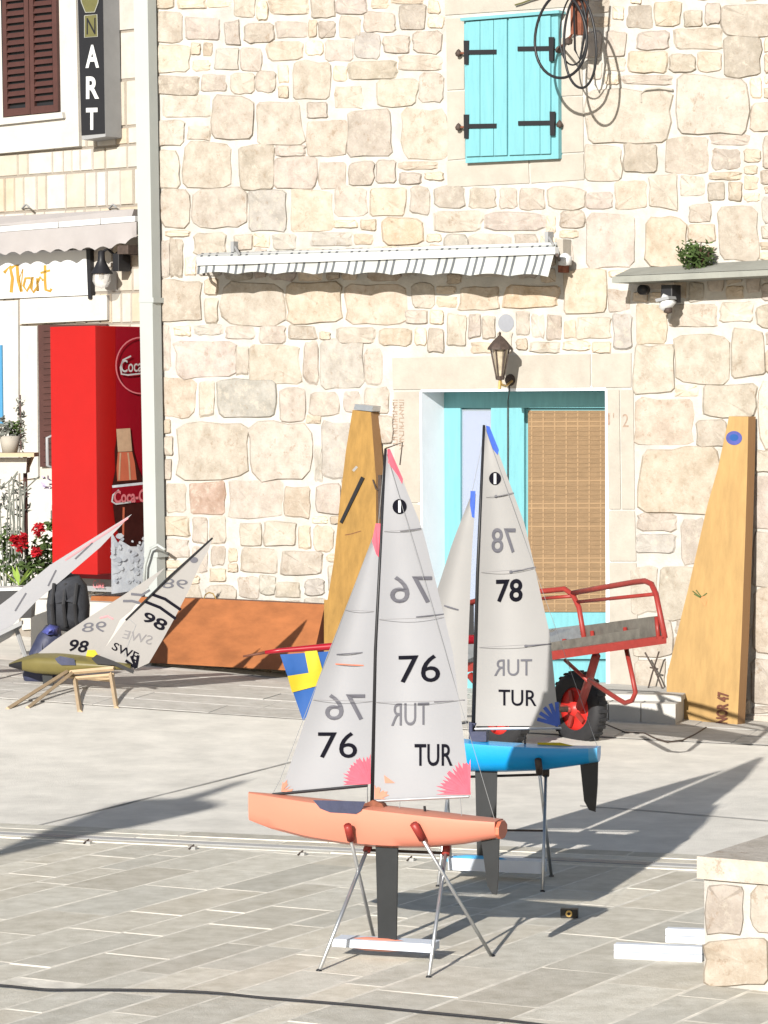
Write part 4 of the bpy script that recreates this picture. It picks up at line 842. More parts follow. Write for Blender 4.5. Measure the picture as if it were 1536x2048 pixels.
b = MB(); b.tube([OB(545, 1589), OB(560, 1560), OB(757, 1046), OB(770, 900)], .0012, 'grey', 4); b.tube([OB(771, 897), OB(805, 885), OB(800, 930)], .003, 'iron', 5); b.tube([OB(771, 900), OB(990, 1642)], .001, 'grey', 4); b.tube([OB(735, 1571), OB(735, 1610)], .002, 'alu', 5); b.tube([OB(800, 1600), OB(798, 1625)], .0015, 'grey', 4); b.tube([OB(921, 1594), OB(923, 1635)], .0015, 'grey', 4); b.build('rigging', oy)
b = MB(); b.tube([OB(849, 1612), OB(851, 1634)], .005, 'black'); b.tube([OB(852, 1634, .01), OB(985, 1642, .01)], .003, 'black'); b.prism([OB(806, 1628, .05), OB(858, 1632, .05), OB(858, 1636, .05), OB(810, 1634, .05)], onb*.09, 'orangedeck'); b.build('deck_gear', oy)
def fin(P, pts, th, m): b = MB(); b.prism([P(x, y, th/2) for x, y in pts], -P.n*th, m); return b
fin(OB, [(751, 1690), (795, 1692), (792, 1884), (756, 1882)], .012, 'fin').build('keel', oy, bevel=.004)
b = MB(); ctr = OB(762, 1889); b.lathe(ctr, [(0, -.15), (.018, -.13), (.027, -.06), (.027, .03), (.018, .11), (0, .17)], 'orangehull', axis=OB.u, n=14); b.build('ballast_bulb', oy, smooth=True)
fin(OB, [(962, 1680), (998, 1678), (996, 1750), (993, 1790), (984, 1788), (975, 1772)], .010, 'fin').build('rudder', oy, bevel=.003)
for y0, xa, xb in ((1060, 768, 843), (1236, 758, 888), (1402, 751, 930)): line(smn, 'seam', up(SM, .002), [(xa, y0+3), (xb, y0-1)], 1.1, 'fainterink')
for y0, xa, xb in ((1220, 690, 748), (1400, 626, 745)): line(sj, 'seam', up(SJ, .002), [(xa, y0), (xb, y0+3)], 1.1, 'fainterink')
# stand of the orange yacht
def stand(name, label, P, feet, tops, bulbplank, pad, group):
    s = thing(name, label, 'boat stand', (feet[0]+feet[3])/2, group); mid = []
    for k, (f, t) in enumerate(((feet[0], tops[1]), (feet[1], tops[0]), (feet[2], tops[3]), (feet[3], tops[2]))):
        b = MB(); b.tube([f, t], .0075, 'alu', 8); b.tube([f, f+(t-f)*.015], .012, 'black', 8); b.build('leg', s, smooth=True)
    for k in range(4):
        t = tops[k]; d = (t-(feet[1], feet[0], feet[3], feet[2])[k]).normalized()
        b = MB(); b.tube([t-d*.03, t+d*.045], .016, pad, 8); b.build('padded_arm', s, smooth=True)
    b = MB(); m0 = (feet[0]+tops[1])/2; m1 = (feet[2]+tops[3])/2; b.tube([m0, m1], .005, 'iron') if pad == 'iron' else None; b.tube([tops[1]-V((0, 0, .02)), tops[3]-V((0, 0, .02))], .006, 'iron'); b.build('crossbar', s)
    return s
of = [G(637, 1945), G(752, 1893), G(857, 1958), G(985, 1915)]
near = lambda x, y, P, a: P(x, y, a)
ot = [OB(699, 1668, .095), OB(738, 1690, -.09), OB(838, 1666, .095), OB(893, 1696, -.09)]
ost = stand('boat_stand', 'folding aluminium stand with orange pads carrying the orange yacht', OB, of, ot, None, 'cartred', 'folding boat stands')
b = MB(); a = OB(664, 1893, .04); c = OB(862, 1906, .04); b.prism([a, c, c+V((0, 0, .034)), a+V((0, 0, .030))], onb*.10, 'whitebox'); b.build('foot_plank', ost, bevel=.004, label='white plank under the keel bulb')
# --- blue yacht
BB = Pl((.455, 13.80, 0), math.radians(14)); bnb = -BB.n
by = thing('model_yacht', 'bright blue model yacht with grey sails marked TUR 78 behind the orange one', 'model yacht', (.455, 13.8, .1), 'model yachts on stands')
secs = interp([(752, 1462, 1500, .008), (800, 1468, 1520, .04), (860, 1476, 1536, .068), (940, 1483, 1543, .083), (1000, 1488, 1544, .084), (1080, 1492, 1541, .078), (1140, 1494, 1533, .066), (1198, 1494, 1524, .05)], 26)
hb = hull(BB, secs, 'bluehull', bnb, stripes=lambda x: 'bluelight' if x > 1180 else 'bluehull', deckm='bluehull'); hu2 = hb.build('hull', by)
ed = hu2.modifiers.new('edges', 'EDGE_SPLIT'); ed.split_angle = math.radians(38); hu2.data.polygons.foreach_set('use_smooth', [len(p.vertices) == 4 for p in hu2.data.polygons])
b = MB(); poly(b, lambda x, y: BB(x, y, .0), [(1075, 1485), (1120, 1485), (1150, 1492), (1075, 1492)], 'yellow'); b.build('deck_patch', hu2)
b = MB(); b.tube([BB(946, 1478), BB(955, 1150), BB(968, 850)], .0095, 'black', 8, .006); b.build('mast', by, smooth=True)
sj2, SJ2 = sail(BB, [(792, 1462), (845, 1270), (905, 1085), (944, 985)], [(934, 1440), (936, 1300), (944, 1100), (952, 988)], .03, 'sail2', 'jib', by)
sm2, SM2 = sail(BB, [(948, 1452), (957, 1150), (966, 950), (970, 853)], [(1118, 1452), (1100, 1270), (1050, 1050), (979, 856)], .035, 'sail2', 'mainsail', by)
T = up(SM2); word(sm2, 'sail_number', '78', T, mrect(983, 1056, 1031, 1106, 0), 'faintink', .01, SHOW); word(sm2, 'sail_number', '78', T, rect(992, 1159, 1045, 1205, -.03), 'ink', .02)
word(sm2, 'country_letters', 'TUR', T, mrect(988, 1319, 1064, 1352, -.01), 'faintink', 0, SHOW); word(sm2, 'country_letters', 'TUR', T, rect(997, 1379, 1073, 1411, .02), 'ink', .006)
b = MB(); disc(b, T, 990, 957, 12, 13, 'ink'); poly(b, up(SM2, .009), [(987.5, 947), (992.5, 947), (992.5, 968), (987.5, 968)], 'whitepaint'); b.build('class_insignia', sm2)
T3 = up(SM2, .003); b = MB(); poly(b, T3, [(972, 851), (979, 853), (998, 900), (995, 910), (984, 896), (974, 868)], 'blueink'); b.build('corner_patch', sm2, label='dark blue patch at the sail head'); b = MB()
for a_ in (95, 112, 130, 148, 165): 
    t = math.radians(a_); stroke(b, T3, [(1117, 1450), (1117+44*math.cos(t), 1450-46*math.sin(t))], 7.5, 'blueink')
b.build('corner_patch', sm2, label='dark blue finger shaped reinforcing patches')
b = MB(); poly(b, up(SJ2, .003), [(941, 982), (951, 982), (949, 1036), (944, 1034), (940, 1010)], 'blueink'); b.build('corner_patch', sj2, label='dark blue patch at the jib head'); line(sj2, 'draft_line', up(SJ2, .003), [(888, 1211), (917, 1220)], 3, 'faintink')
for q in ([(992, 993), (1028, 986)], [(1022, 1144), (1072, 1134)], [(1052, 1292), (1103, 1288)]): b = MB(); stroke(b, T3, q, 2.2, 'faintink'); disc(b, up(SM2, .0035), q[0][0], q[0][1], 3.6, 3.2, 'faintink', 10); b.build('batten', sm2)
b = MB(); b.tube([BB(948, 1458), BB(1122, 1456)], .006, 'alu'); b.build('boom', by); b = MB(); b.tube([BB(790, 1466), BB(936, 1444)], .006, 'black'); b.build('jib_boom', by)
b = MB(); b.tube([BB(943, 1478), BB(943, 1445), BB(950, 1450)], .012, 'navy'); b.box(BB(960, 1472), BB.u*.07, bnb*.06, V((0, 0, .045)), 'navy'); b.tube([BB(1050, 1490), BB(1050, 1470)], .004, 'black'); b.tube([BB(968, 850), BB(1195, 1494)], .001, 'grey', 4); b.tube([BB(944, 985), BB(968, 870)], .001, 'grey', 4); b.build('deck_gear', by)
fin(BB, [(950, 1538), (994, 1538), (990, 1716), (954, 1716)], .012, 'fin').build('keel', by, bevel=.004)
fin(BB, [(1160, 1526), (1196, 1522), (1195, 1570), (1191, 1624), (1178, 1620), (1168, 1602)], .010, 'fin').build('rudder', by, bevel=.003)
b = MB(); b.lathe(BB(958, 1722), [(0, -.16), (.018, -.13), (.027, -.06), (.027, .03), (.018, .11), (0, .17)], 'bluelight', axis=BB.u, n=14); b.build('ballast_bulb', by, smooth=True)
bf = [G(882, 1772), G(905, 1735), G(1084, 1786), G(1103, 1755)]; bt = [BB(893, 1545, .09), BB(900, 1546, -.09), BB(1078, 1536, .09), BB(1092, 1540, -.09)]
bf = [G(876, 1775), G(902, 1740), G(1085, 1786), G(1103, 1755)]
bst = stand('boat_stand', 'folding aluminium stand carrying the blue yacht, behind the orange yacht', BB, bf, [bt[0], bt[1], bt[2], bt[3]], None, 'iron', 'folding boat stands')
b = MB(); a = BB(896, 1740, .03); c = BB(1086, 1748, .03); b.prism([a, c, c+V((0, 0, .055)), a+V((0, 0, .055))], bnb*.09, 'whitebox'); b.build('foot_plank', bst, bevel=.004, label='white plank under the blue bulb')
for y0, xa, xb in ((990, 972, 1028), (1140, 962, 1072), (1290, 958, 1103)): line(sm2, 'seam', up(SM2, .002), [(xa, y0+5), (xb, y0-3)], 1.1, 'fainterink')
# --- yellow SWE yacht, tipped over on a wooden stand
YD = 21.3
def YP(x, y, e=0): return D(x, y, YD-(x-150)*.0012-e)
yy_ = thing('model_yacht', 'yellow hulled model yacht with sails marked SWE 98 tipped back on a wooden stand', 'model yacht', G(150, 1420), 'model yachts on stands')
class PP:
    def __init__(s, f): s.f = f; s.u = V((1, 0, 0)); s.n = V((0, -1, 0))
    def __call__(s, x, y, a=0): return s.f(x, y, a)
YPP = PP(YP)
secs = interp([(18, 1328, 1333, .01), (35, 1321, 1338, .035), (70, 1312, 1346, .07), (120, 1312, 1349, .09), (160, 1316, 1346, .09), (210, 1322, 1338, .08), (262, 1328, 1338, .05)], 18)
hull(YPP, secs, 'yellowhull', V((0, 1, .25)).normalized(), stripes=lambda x: 'black' if x < 34 else 'yellowhull', deckm='yellowhull').build('hull', yy_, smooth=True)
b = MB(); zq = lambda L: [(x/4.655, 1180+y/4.655) for x, y in L]
poly(b, lambda x, y: YP(x, y, .10), zq([(510, 640), (560, 615), (690, 640), (705, 700), (570, 700), (540, 680)]), 'navy'); poly(b, lambda x, y: YP(x, y, .10), zq([(850, 640), (900, 600), (1060, 660), (1250, 750), (1240, 780), (1060, 700), (900, 690)]), 'black'); b.build('deck_recess', yy_)
b = MB(); b.tube([YP(252, 1240), YP(340, 1152, .02), YP(425, 1076)], .008, 'black', 7, .007); b.build('mast', yy_)
def flat(P, pts, m, name, par, e=0):
    # a fan of triangles around the middle with a little camber
    cx = sum(p[0] for p in pts)/len(pts); cy = sum(p[1] for p in pts)/len(pts); b = MB(); n = len(pts); R1 = [P(x, y, e) for x, y in pts]; R2 = [P(cx+(x-cx)*.5, cy+(y-cy)*.5, e) for x, y in pts]
    b.add(R1+R2+[P(cx, cy, e)], [(i, (i+1) % n, n+(i+1) % n, n+i) for i in range(n)]+[(n+i, n+(i+1) % n, 2*n) for i in range(n)], m); return b.build(name, par, smooth=True)
MP = [(255, 1235), (300, 1191), (345, 1149), (385, 1112), (424, 1080), (417, 1100), (400, 1130), (378, 1180), (350, 1235), (325, 1280), (298, 1326), (272, 1338), (236, 1328), (195, 1316)]
ms = flat(YP, MP, 'sail3', 'mainsail', yy_)
JP = [(72, 1310), (110, 1280), (180, 1233), (250, 1188), (330, 1135), (300, 1170), (262, 1222), (240, 1240), (228, 1265), (205, 1305), (182, 1322), (130, 1316)]
js = flat(YP, JP, 'sail3', 'jib', yy_, -.05)
T = lambda x, y: YP(x, y, .004)
line(ms, 'black_band', T, [(305, 1189), (330, 1198), (362, 1220)], 6, 'ink'); line(ms, 'black_band', T, [(290, 1203), (320, 1215), (352, 1238)], 6, 'ink')
word(ms, 'sail_number', '98', T, ((282, 1240), (325, 1264), (338, 1243), (292, 1222)), 'ink', .02); word(ms, 'country_letters', 'SWE', T, ((222, 1298), (274, 1324), (278, 1306), (230, 1284)), 'ink', .01); word(ms, 'country_letters', 'SWE', T, ((302, 1290), (244, 1276), (250, 1260), (306, 1272)), 'fainterink', 0, SHOW)
word(ms, 'sail_number', '98', T, ((374, 1178), (322, 1176), (328, 1156), (376, 1160)), 'faintink', 0, SHOW)
b = MB(); disc(b, T, 388, 1120, 8, 6, 'faintink'); b.build('class_insignia', ms)
for k in range(3): t = math.radians(80+k*32); line(ms, 'corner_patch', T, [(272, 1336), (272+26*math.cos(t), 1336-26*math.sin(t))], 5.5, 'ink')
T = lambda x, y: YP(x, y, -.046); word(js, 'sail_number', '98', T, ((134, 1302), (172, 1306), (180, 1282), (142, 1278)), 'ink', .02); word(js, 'sail_number', '98', T, ((214, 1264), (162, 1264), (168, 1246), (212, 1242)), 'faintink', 0, SHOW)
line(js, 'faint_band', T, [(262, 1188), (284, 1190), (300, 1180)], 5, 'faintink'); line(js, 'faint_band', T, [(246, 1202), (264, 1202), (280, 1206)], 5, 'faintink'); line(js, 'pink_mark', T, [(200, 1236), (215, 1232), (226, 1238)], 3, 'pinkprint'); b = MB(); poly(b, lambda x, y: YP(x, y, -.045), [(175, 1300), (190, 1300), (200, 1316), (170, 1318)], 'yellow'); b.build('yellow_patch', js)
b = MB(); T = lambda x, y: YP(x, y, .0)
b.tube([YP(255, 1235), YP(272, 1250), YP(248, 1310), YP(272, 1338)], .003, 'grey', 5); b.build('rigging', yy_)
b = MB(); b.prism([YP(84, 1345), YP(104, 1345), YP(110, 1412, .0), YP(90, 1412, .0)], V((0, .012, 0)), 'fin'); b.build('keel', yy_)
sw = thing('wooden_boat_stand', 'small pale wooden trestle under the yellow model yacht', 'boat stand', G(160, 1422))
def stick(mb, x0, y0, x1, y1, e0=0, e1=0, r=.014): mb.tube([YP(x0, y0, e0), YP(x1, y1, e1)], r, 'lightwood', 4)
for k, (x0, y0, x1, y1) in enumerate(((150, 1358, 160, 1424), (222, 1348, 233, 1416))): b = MB(); g_ = G(x1, y1); b.tube([YP(x0, y0, .08), g_], .017, 'lightwood', 4); b.build('leg', sw)
for (x0, y0, x1, y1) in ((145, 1345, 55, 1416), (134, 1343, 15, 1418)): b = MB(); b.tube([YP(x0, y0, .08), G(x1, y1)], .015, 'lightwood', 4); b.build('prop', sw)
b = MB(); stick(b, 140, 1345, 228, 1337, .09, .09, .016); stick(b, 150, 1357, 228, 1350, .09, .09, .014); stick(b, 130, 1352, 220, 1360, -.05, -.05, .014); b.build('cradle_rail', sw)
# --- far left white yacht
LD = 21.9
def LP(x, y, e=0): return D(x, y, LD-e)
wy = thing('model_yacht', 'white sailed model yacht leaning right with its hull cut off by the left photo edge', 'model yacht', G(-10, 1350), 'model yachts on stands')
b = MB(); b.tube([LP(-10, 1255), LP(255, 1035)], .007, 'black', 6); b.build('mast', wy)
flat(LP, [(-40, 1240), (20, 1195), (100, 1130), (180, 1080), (264, 1028), (200, 1095), (130, 1155), (70, 1205), (40, 1236), (-10, 1285), (-50, 1300)], 'sail', 'mainsail', wy, .02)
for q in ([(30, 1222), (52, 1186)], [(96, 1172), (112, 1140)], [(150, 1118), (185, 1085)]): line(wy, 'dark_band', lambda x, y: LP(x, y, .024), q, 3, 'faintink')
b = MB(); stroke(b, lambda x, y: LP(x, y, .024), [(130, 1120), (256, 1036)], 3.5, 'pinkprint'); b.build('sail_marking', wy)
b = MB(); hull(PP(LP), [(-160, 1330, 1350, .1), (-60, 1290, 1320, .09), (20, 1258, 1275, .05), (44, 1246, 1254, .02)], 'whitepaint', V((0, 1, 0))).build('hull', wy, smooth=True)
b = MB(); b.tube([LP(30, 1250, .05), LP(50, 1310, .03), G(60, 1345)], .018, 'grey', 6); b.tube([LP(-20, 1270), G(-40, 1370)], .018, 'grey', 6); b.box(LP(10, 1262, .1), V((.25, 0, .12)), V((0, .1, 0)), V((0, 0, .03)), 'grey'); b.build('stand_leg', wy)

# ------------------------------------------------------------------ bags, plants on the left
BD = 22.0
bp = thing('backpack', 'black upright backpack standing behind the yellow yacht', 'backpack', D(137, 1262, BD))
def blob(mb, P, outline, dep, m, n=5):
    cx = sum(p[0] for p in outline)/len(outline); cy = sum(p[1] for p in outline)/len(outline); N = len(outline); vs = []
    for j in range(n+1):
        t = j/n*math.pi/2; k = math.cos(t)**.6 if j < n else .0; vs += [P(cx+(x-cx)*max(k, .01), cy+(y-cy)*max(k, .01))+V((0, -dep*math.sin(t)*(1+.12*math.sin(i*2.3+j)), 0)) for i, (x, y) in enumerate(outline)]
    mb.add(vs, [(j*N+i, j*N+(i+1) % N, (j+1)*N+(i+1) % N, (j+1)*N+i) for j in range(n) for i in range(N)]+[tuple(range(N))], m)
BP = lambda x, y: D(x, y, BD)
b = MB(); blob(b, BP, [(96, 1258), (93, 1210), (98, 1175), (112, 1156), (135, 1146), (158, 1150), (174, 1170), (180, 1210), (178, 1255), (140, 1264)], .16, 'fabric'); b.build('bag_body', bp, smooth=True)
for x in (112, 135, 157): b = MB(); b.tube([BP(x, 1165)+V((0, -.13, 0)), BP(x-3, 1205)+V((0, -.18, 0)), BP(x, 1250)+V((0, -.12, 0))], .014, 'rubber', 6); b.build('strap', bp)
b = MB(); b.tube([BP(125, 1152), BP(133, 1140), BP(143, 1150)], .012, 'navy', 6); b.build('grab_handle', bp)
b = MB(); P2 = lambda x, y: D(x, y, 21.7); blob(b, P2, [(50, 1368), (45, 1350), (60, 1300), (75, 1270), (92, 1250), (120, 1252), (130, 1300), (120, 1350), (90, 1372)], .12, 'navy'); blob(b, P2, [(85, 1262), (100, 1248), (118, 1252), (118, 1268), (96, 1270)], .16, 'blueprint'); one(b, 'navy_jacket', 'crumpled navy blue jacket heaped between backpack and yellow yacht', 'jacket', P2(90, 1370), smooth=True)
b = MB(); P3 = lambda x, y: D(x, y, 21.55); blob(b, P3, [(74, 1418), (72, 1385), (84, 1366), (108, 1366), (124, 1385), (124, 1414), (100, 1422)], .12, 'fabric'); b.lathe(P3(82, 1376)+V((0, -.12, 0)), [(.03, 0), (.035, .02), (.02, .03), (0, .03)], 'terra', axis=(0, -1, .2), n=10); one(b, 'dark_bag', 'small black bag on the ground behind the wooden trestle', 'bag', G(100, 1420), smooth=True)
# planter table, pots, plants
pt = thing('plant_table', 'narrow wooden plant table on a dark post at the left edge', 'table', D(50, 1200, 24.2)); PD_ = 24.2; PQ = lambda x, y, e=0: D(x, y, PD_-e)
b = MB(); b.prism([PQ(-40, 914, .2), PQ(68, 914, .2), PQ(68, 906, .2), PQ(-40, 906, .2)], V((0, .35, 0)), 'lightwood'); b.build('table_top', pt, bevel=.004); b = MB(); b.tube([PQ(50, 914), PQ(54, 1200)], .018, 'brown', 6); b.build('post', pt); b = MB(); b.tube([PQ(66, 912), PQ(52, 945)], .014, 'lightwood', 5); b.build('brace', pt)
b = MB(); b.prism([PQ(-40, 950, .1), PQ(52, 946, .1), PQ(54, 916, .1), PQ(-40, 916, .1)], V((0, .25, 0)), 'whitestone'); one(b, 'white_planter', 'white trough planter hanging under the plant table top', 'planter', PQ(0, 950))
pp = thing('potted_plant', 'grey pot with a leggy dark plant on the plant table', 'plant', PQ(20, 906))
b = MB(); b.lathe(PQ(20, 905, .0), [(0, 0), (.06, 0), (.085, .13), (.075, .13), (0, .11)], 'terra', n=12); b.build('pot', pp, smooth=True)
b = MB(); b.tube([PQ(42, 900), PQ(40, 790)], .008, 'brown', 5)
for k in range(14): b.leaves(PQ(40+random.uniform(-6, 6), 800+k*7.5), (.04, .04, .03), 9, .022, 'greyleaf')
b.leaves(PQ(10, 860), (.11, .08, .10), 130, .028, 'greyleaf'); b.leaves(PQ(30, 858), (.07, .05, .07), 60, .03, 'leaf'); b.build('foliage', pp)
gp = thing('geranium', 'bushy geranium with clusters of red flowers left of the fridge', 'plant', PQ(60, 1180))
b = MB()
for cx, cy, r in ((95, 1090, .13), (70, 1120, .2), (30, 1130, .2), (100, 1130, .12), (10, 1080, .14), (60, 1150, .2), (104, 1050, .06)): b.leaves(PQ(cx, cy, .05), (r, r*.8, r*.8), int(900*r), .03, 'leaf')
b.build('foliage', gp, kind='stuff')
for cx, cy, r in ((78, 1058, .055), (40, 1088, .06), (72, 1104, .04), (28, 1078, .03), (46, 1074, .03)): b = MB(); b.leaves(PQ(cx, cy, .25), (r, r, r), 90, .022, 'petal'); b.build('flower_head', gp)
b = MB()
for k in range(12):
    x = random.uniform(-10, 60); b.tube([PQ(x, 1180, .1), PQ(x+random.uniform(-25, 20), random.uniform(960, 1080), .1), PQ(x+random.uniform(-30, 30), random.uniform(940, 1000), .1)], .006, 'greyleaf', 4)
b.leaves(PQ(15, 1010), (.2, .1, .25), 130, .03, 'greyleaf'); b.leaves(PQ(92, 965, .05), (.06, .03, .08), 12, .028, 'lilac'); one(b, 'bare_shrub', 'pale leggy shrub with thin grey stems under the plant table', 'plant', PQ(20, 1190))
b = MB(); c = D(38, 1172, 23.2)
for k in range(12):
    a_ = random.uniform(0, 6.28); t = V((math.cos(a_)*.12, math.sin(a_)*.06, random.uniform(.08, .16))); s_ = V((-math.sin(a_), math.cos(a_), 0))*.018; b.add([c, c+t*.5+s_, c+t, c+t*.5-s_], [(0, 1, 2, 3)], 'paleleaf')
one(b, 'lily_plant', 'small plant with bright yellow green blade leaves in the black trough', 'plant', c)
b = MB(); b.prism([D(-60, 1240, 23.2), D(62, 1236, 23.2), D(66, 1180, 23.2), D(-60, 1184, 23.2)], V((0, .25, 0)), 'black'); b.prism([D(-60, 1184, 23.19), D(67, 1180, 23.19), D(67, 1174, 23.19), D(-60, 1178, 23.19)], V((0, .27, 0)), 'whitepaint'); one(b, 'black_trough', 'long black flower trough with white rim at the left edge', 'planter', D(0, 1240, 23.2))
# white board near left edge behind the white yacht
b = MB(); b.tube([WALL(x, y, .2) for x, y in ((330, 1100), (316, 1090), (300, 1098), (290, 1130), (288, 1170))], .012, 'pipe', 7); one(b, 'garden_hose', 'pale green hose curving round the foot of the drainpipe', 'hose', WALL(300, 1170, .2), smooth=True)

# ------------------------------------------------------------------ red hand cart
CD = 18.85
def CP(x, y, e=0): return D(x, y, CD-max(0, x-1150)*.0075-min(0, x-1150)*.003-e)
ct = thing('hand_cart', 'red tubular hand cart tipped up with a grey load tray and fat black tyre', 'cart', G(1150, 1490))
def tb(pts, r, name, m='cartred', e=0, par=ct): b = MB(); b.tube([CP(x, y, e) for x, y in pts], r, m, 8); return b.build(name, par, smooth=True)
tb([(1171, 1292), (1158, 1215), (1146, 1190), (1130, 1178), (1088, 1182), (1000, 1190), (940, 1205)], .017, 'guard_rail', e=.1)
tb([(1146, 1186), (1200, 1176), (1270, 1164), (1290, 1162), (1303, 1168), (1312, 1188), (1330, 1275)], .017, 'guard_rail', e=.1)
tb([(1155, 1204), (1311, 1188)], .011, 'rail_bar', e=.1); tb([(1085, 1197), (1146, 1192)], .011, 'rail_bar', e=.1)
b = MB(); b.prism([CP(930, 1345, .1), CP(1333, 1287, .1), CP(1333, 1271, .1), CP(930, 1327, .1)], V((0, .05, 0)), 'cartred'); b.prism([CP(1096, 1308, .1), CP(1206, 1304, .1), CP(1210, 1292, .1), CP(1096, 1308, .1)+V((0, 0, .02))], V((0, .05, 0)), 'cartred'); b.build('side_beam', ct, bevel=.004)
b = MB(); b.prism([CP(1165, 1305, .07), CP(1325, 1278, .07), CP(1322, 1231, .07), CP(1163, 1252, .07)], V((0, .012, 0)), 'plate'); b.build('tray_side', ct); b = MB(); b.prism([CP(930, 1340, .06), CP(1166, 1304, .06), CP(1163, 1250, .06), CP(1098, 1258, .06), (CP(930, 1285, .06))], V((0, .012, 0)), 'diamond'); dmd = b.build('tray_plate', ct)
b = MB()
for k in range(11):
    for j in range(4): cx, cy = 1102+k*6+(j % 2)*3, 1262+j*12-k*.9; stroke(b, lambda x, y: CP(x, y, .075), [(cx-4, cy-3), (cx+3, cy+4)], 1.6, 'plate'); stroke(b, lambda x, y: CP(x, y, .0755), [(cx+3, cy-4), (cx-4, cy+3)], 1.3, 'plate')
b.build('tread_pattern', dmd)
b = MB(); fl0, fl1 = CP(930, 1340, .06), CP(1325, 1280, .06); b.add([fl0, fl1, fl1+V((-.05, .22, 0)), fl0+V((-.05, .22, 0))], [(0, 1, 2, 3)], 'plate'); b.prism([fl0+V((-.05, .22, 0)), fl1+V((-.05, .22, 0)), fl1+V((-.05, .22, .06)), fl0+V((-.05, .22, .06))], V((0, .02, 0)), 'plate'); b.build('tray_floor', ct)
for (x, y0, y1) in ((1130, 1278, 1312), (1186, 1262, 1306), (1252, 1255, 1302), (1315, 1234, 1278)): tb([(x-2, y0), (x+2, y1)], .013, 'upright', e=.13)
tb([(1252, 1295), (1264, 1350), (1271, 1385), (1264, 1401), (1250, 1406), (1236, 1398), (1178, 1360)], .015, 'prop_leg', e=.15)
b = MB(); b.tube([CP(1192, 1312, .05), CP(1178, 1360, -.2), D(1160, 1414, 19.3)], .028, 'cartred'); b.build('axle_strut', ct, smooth=True); tb([(1130, 1320), (1176, 1362)], .012, 'brace'); tb([(940, 1350), (1000, 1418)], .025, 'axle_strut', e=.1)
wax = V((-.80, -.60, 0)).normalized(); 
def wheel(px, py, dep):
    c = D(px, py, dep); b = MB(); Rw, rw = .235, .055
    pr = [(Rw-.10, -.04), (Rw-.045, -.055), (Rw-.01, -.04), (Rw, 0), (Rw-.01, .04), (Rw-.045, .055), (Rw-.10, .04)]; b.lathe(c, pr, 'rubber', axis=wax, n=28); wo = b.build('wheel', ct, smooth=True)
    b = MB(); b.lathe(c, [(Rw-.09, -.04), (Rw-.095, .035), (.10, .02), (.05, .035), (.035, .07), (0, .075)], 'rimred', axis=wax, n=28); b.build('rim', wo, smooth=True)
    b = MB(); b.tube([c+wax*.0, c+wax*.10], .02, 'cartred', 8); b.build('hub', wo, smooth=True)
    for k in range(5):
        t = 2*math.pi*k/5; o1 = wax.orthogonal().normalized(); o2 = wax.cross(o1); d_ = o1*math.cos(t)+o2*math.sin(t); b = MB(); b.box(c+wax*.045+d_*.075, d_*.09, d_.cross(wax)*.03, wax*.015, 'cartred'); b.build('spoke', wo)
    b = MB()
    for k in range(28):
        t = 2*math.pi*k/28; o1 = wax.orthogonal().normalized(); o2 = wax.cross(o1); d_ = o1*math.cos(t)+o2*math.sin(t); b.box(c+d_*(Rw+.001), d_*.010, d_.cross(wax)*.02, wax*.07, 'rubber')
    b.build('tread_lugs', wo)
wheel(1158, 1417, 19.42); wheel(1005, 1425, 19.05)
b = MB(); b.tube([D(1158, 1417, 19.42), D(1005, 1425, 19.05)], .018, 'iron'); b.build('axle', ct)
b = MB(); b.box(CP(938, 1240, .05), V((.06, 0, 0)), V((0, .1, 0)), V((0, 0, .22)), 'black'); b.build('load_box', ct)
# Swedish flag on a red spar lying over the cart
fg = thing('flag_spar', 'tapered red spar with a hanging blue and yellow Swedish flag behind the orange yacht', 'flag', D(600, 1300, 19.0)); FD = lambda x, y, e=0: D(x, y, 19.0-e)
b = MB(); b.tube([FD(486, 1313), FD(515, 1308), FD(540, 1303)], .006, 'darkwood', 7, .011); b.build('spar_tip', fg, smooth=True)
b = MB(); b.tube([FD(530, 1305), FD(560, 1301), FD(620, 1296), FD(660, 1293), FD(800, 1285), FD(960, 1278)], .012, 'redside', 10, .03); b.build('spar', fg, smooth=True)
fpn = [(560, 1312), (600, 1310), (656, 1304), (668, 1330), (640, 1380), (607, 1440), (590, 1400), (573, 1355)]
def FS(x, y, e=0): return FD(x, y, .012*math.sin((x-560)*.11)+.015*math.sin((y-1300)*.05)+e)
def cloth(name, pts, m, e=0):
    b = MB(); vs = []; (a0, a1, a2, a3) = pts; NX = NY = 7
    for j in range(NY+1):
        for i in range(NX+1):
            u_, v_ = i/NX, j/NY; x = (1-v_)*((1-u_)*a0[0]+u_*a1[0])+v_*((1-u_)*a3[0]+u_*a2[0]); y = (1-v_)*((1-u_)*a0[1]+u_*a1[1])+v_*((1-u_)*a3[1]+u_*a2[1]); vs.append(FS(x, y, e))
    b.add(vs, [(j*8+i, j*8+i+1, (j+1)*8+i+1, (j+1)*8+i) for j in range(NY) for i in range(NX)], m); return b.build(name, fg, smooth=True)
cloth('flag_cloth', [(560, 1309), (700, 1300), (640, 1400), (606, 1442)], 'flagblue')
cloth('flag_cross', [(609, 1303), (634, 1301), (652, 1365), (618, 1349)], 'yellow', .006)
cloth('flag_cross', [(575, 1352), (655, 1340), (656, 1366), (584, 1385)], 'yellow', .008)

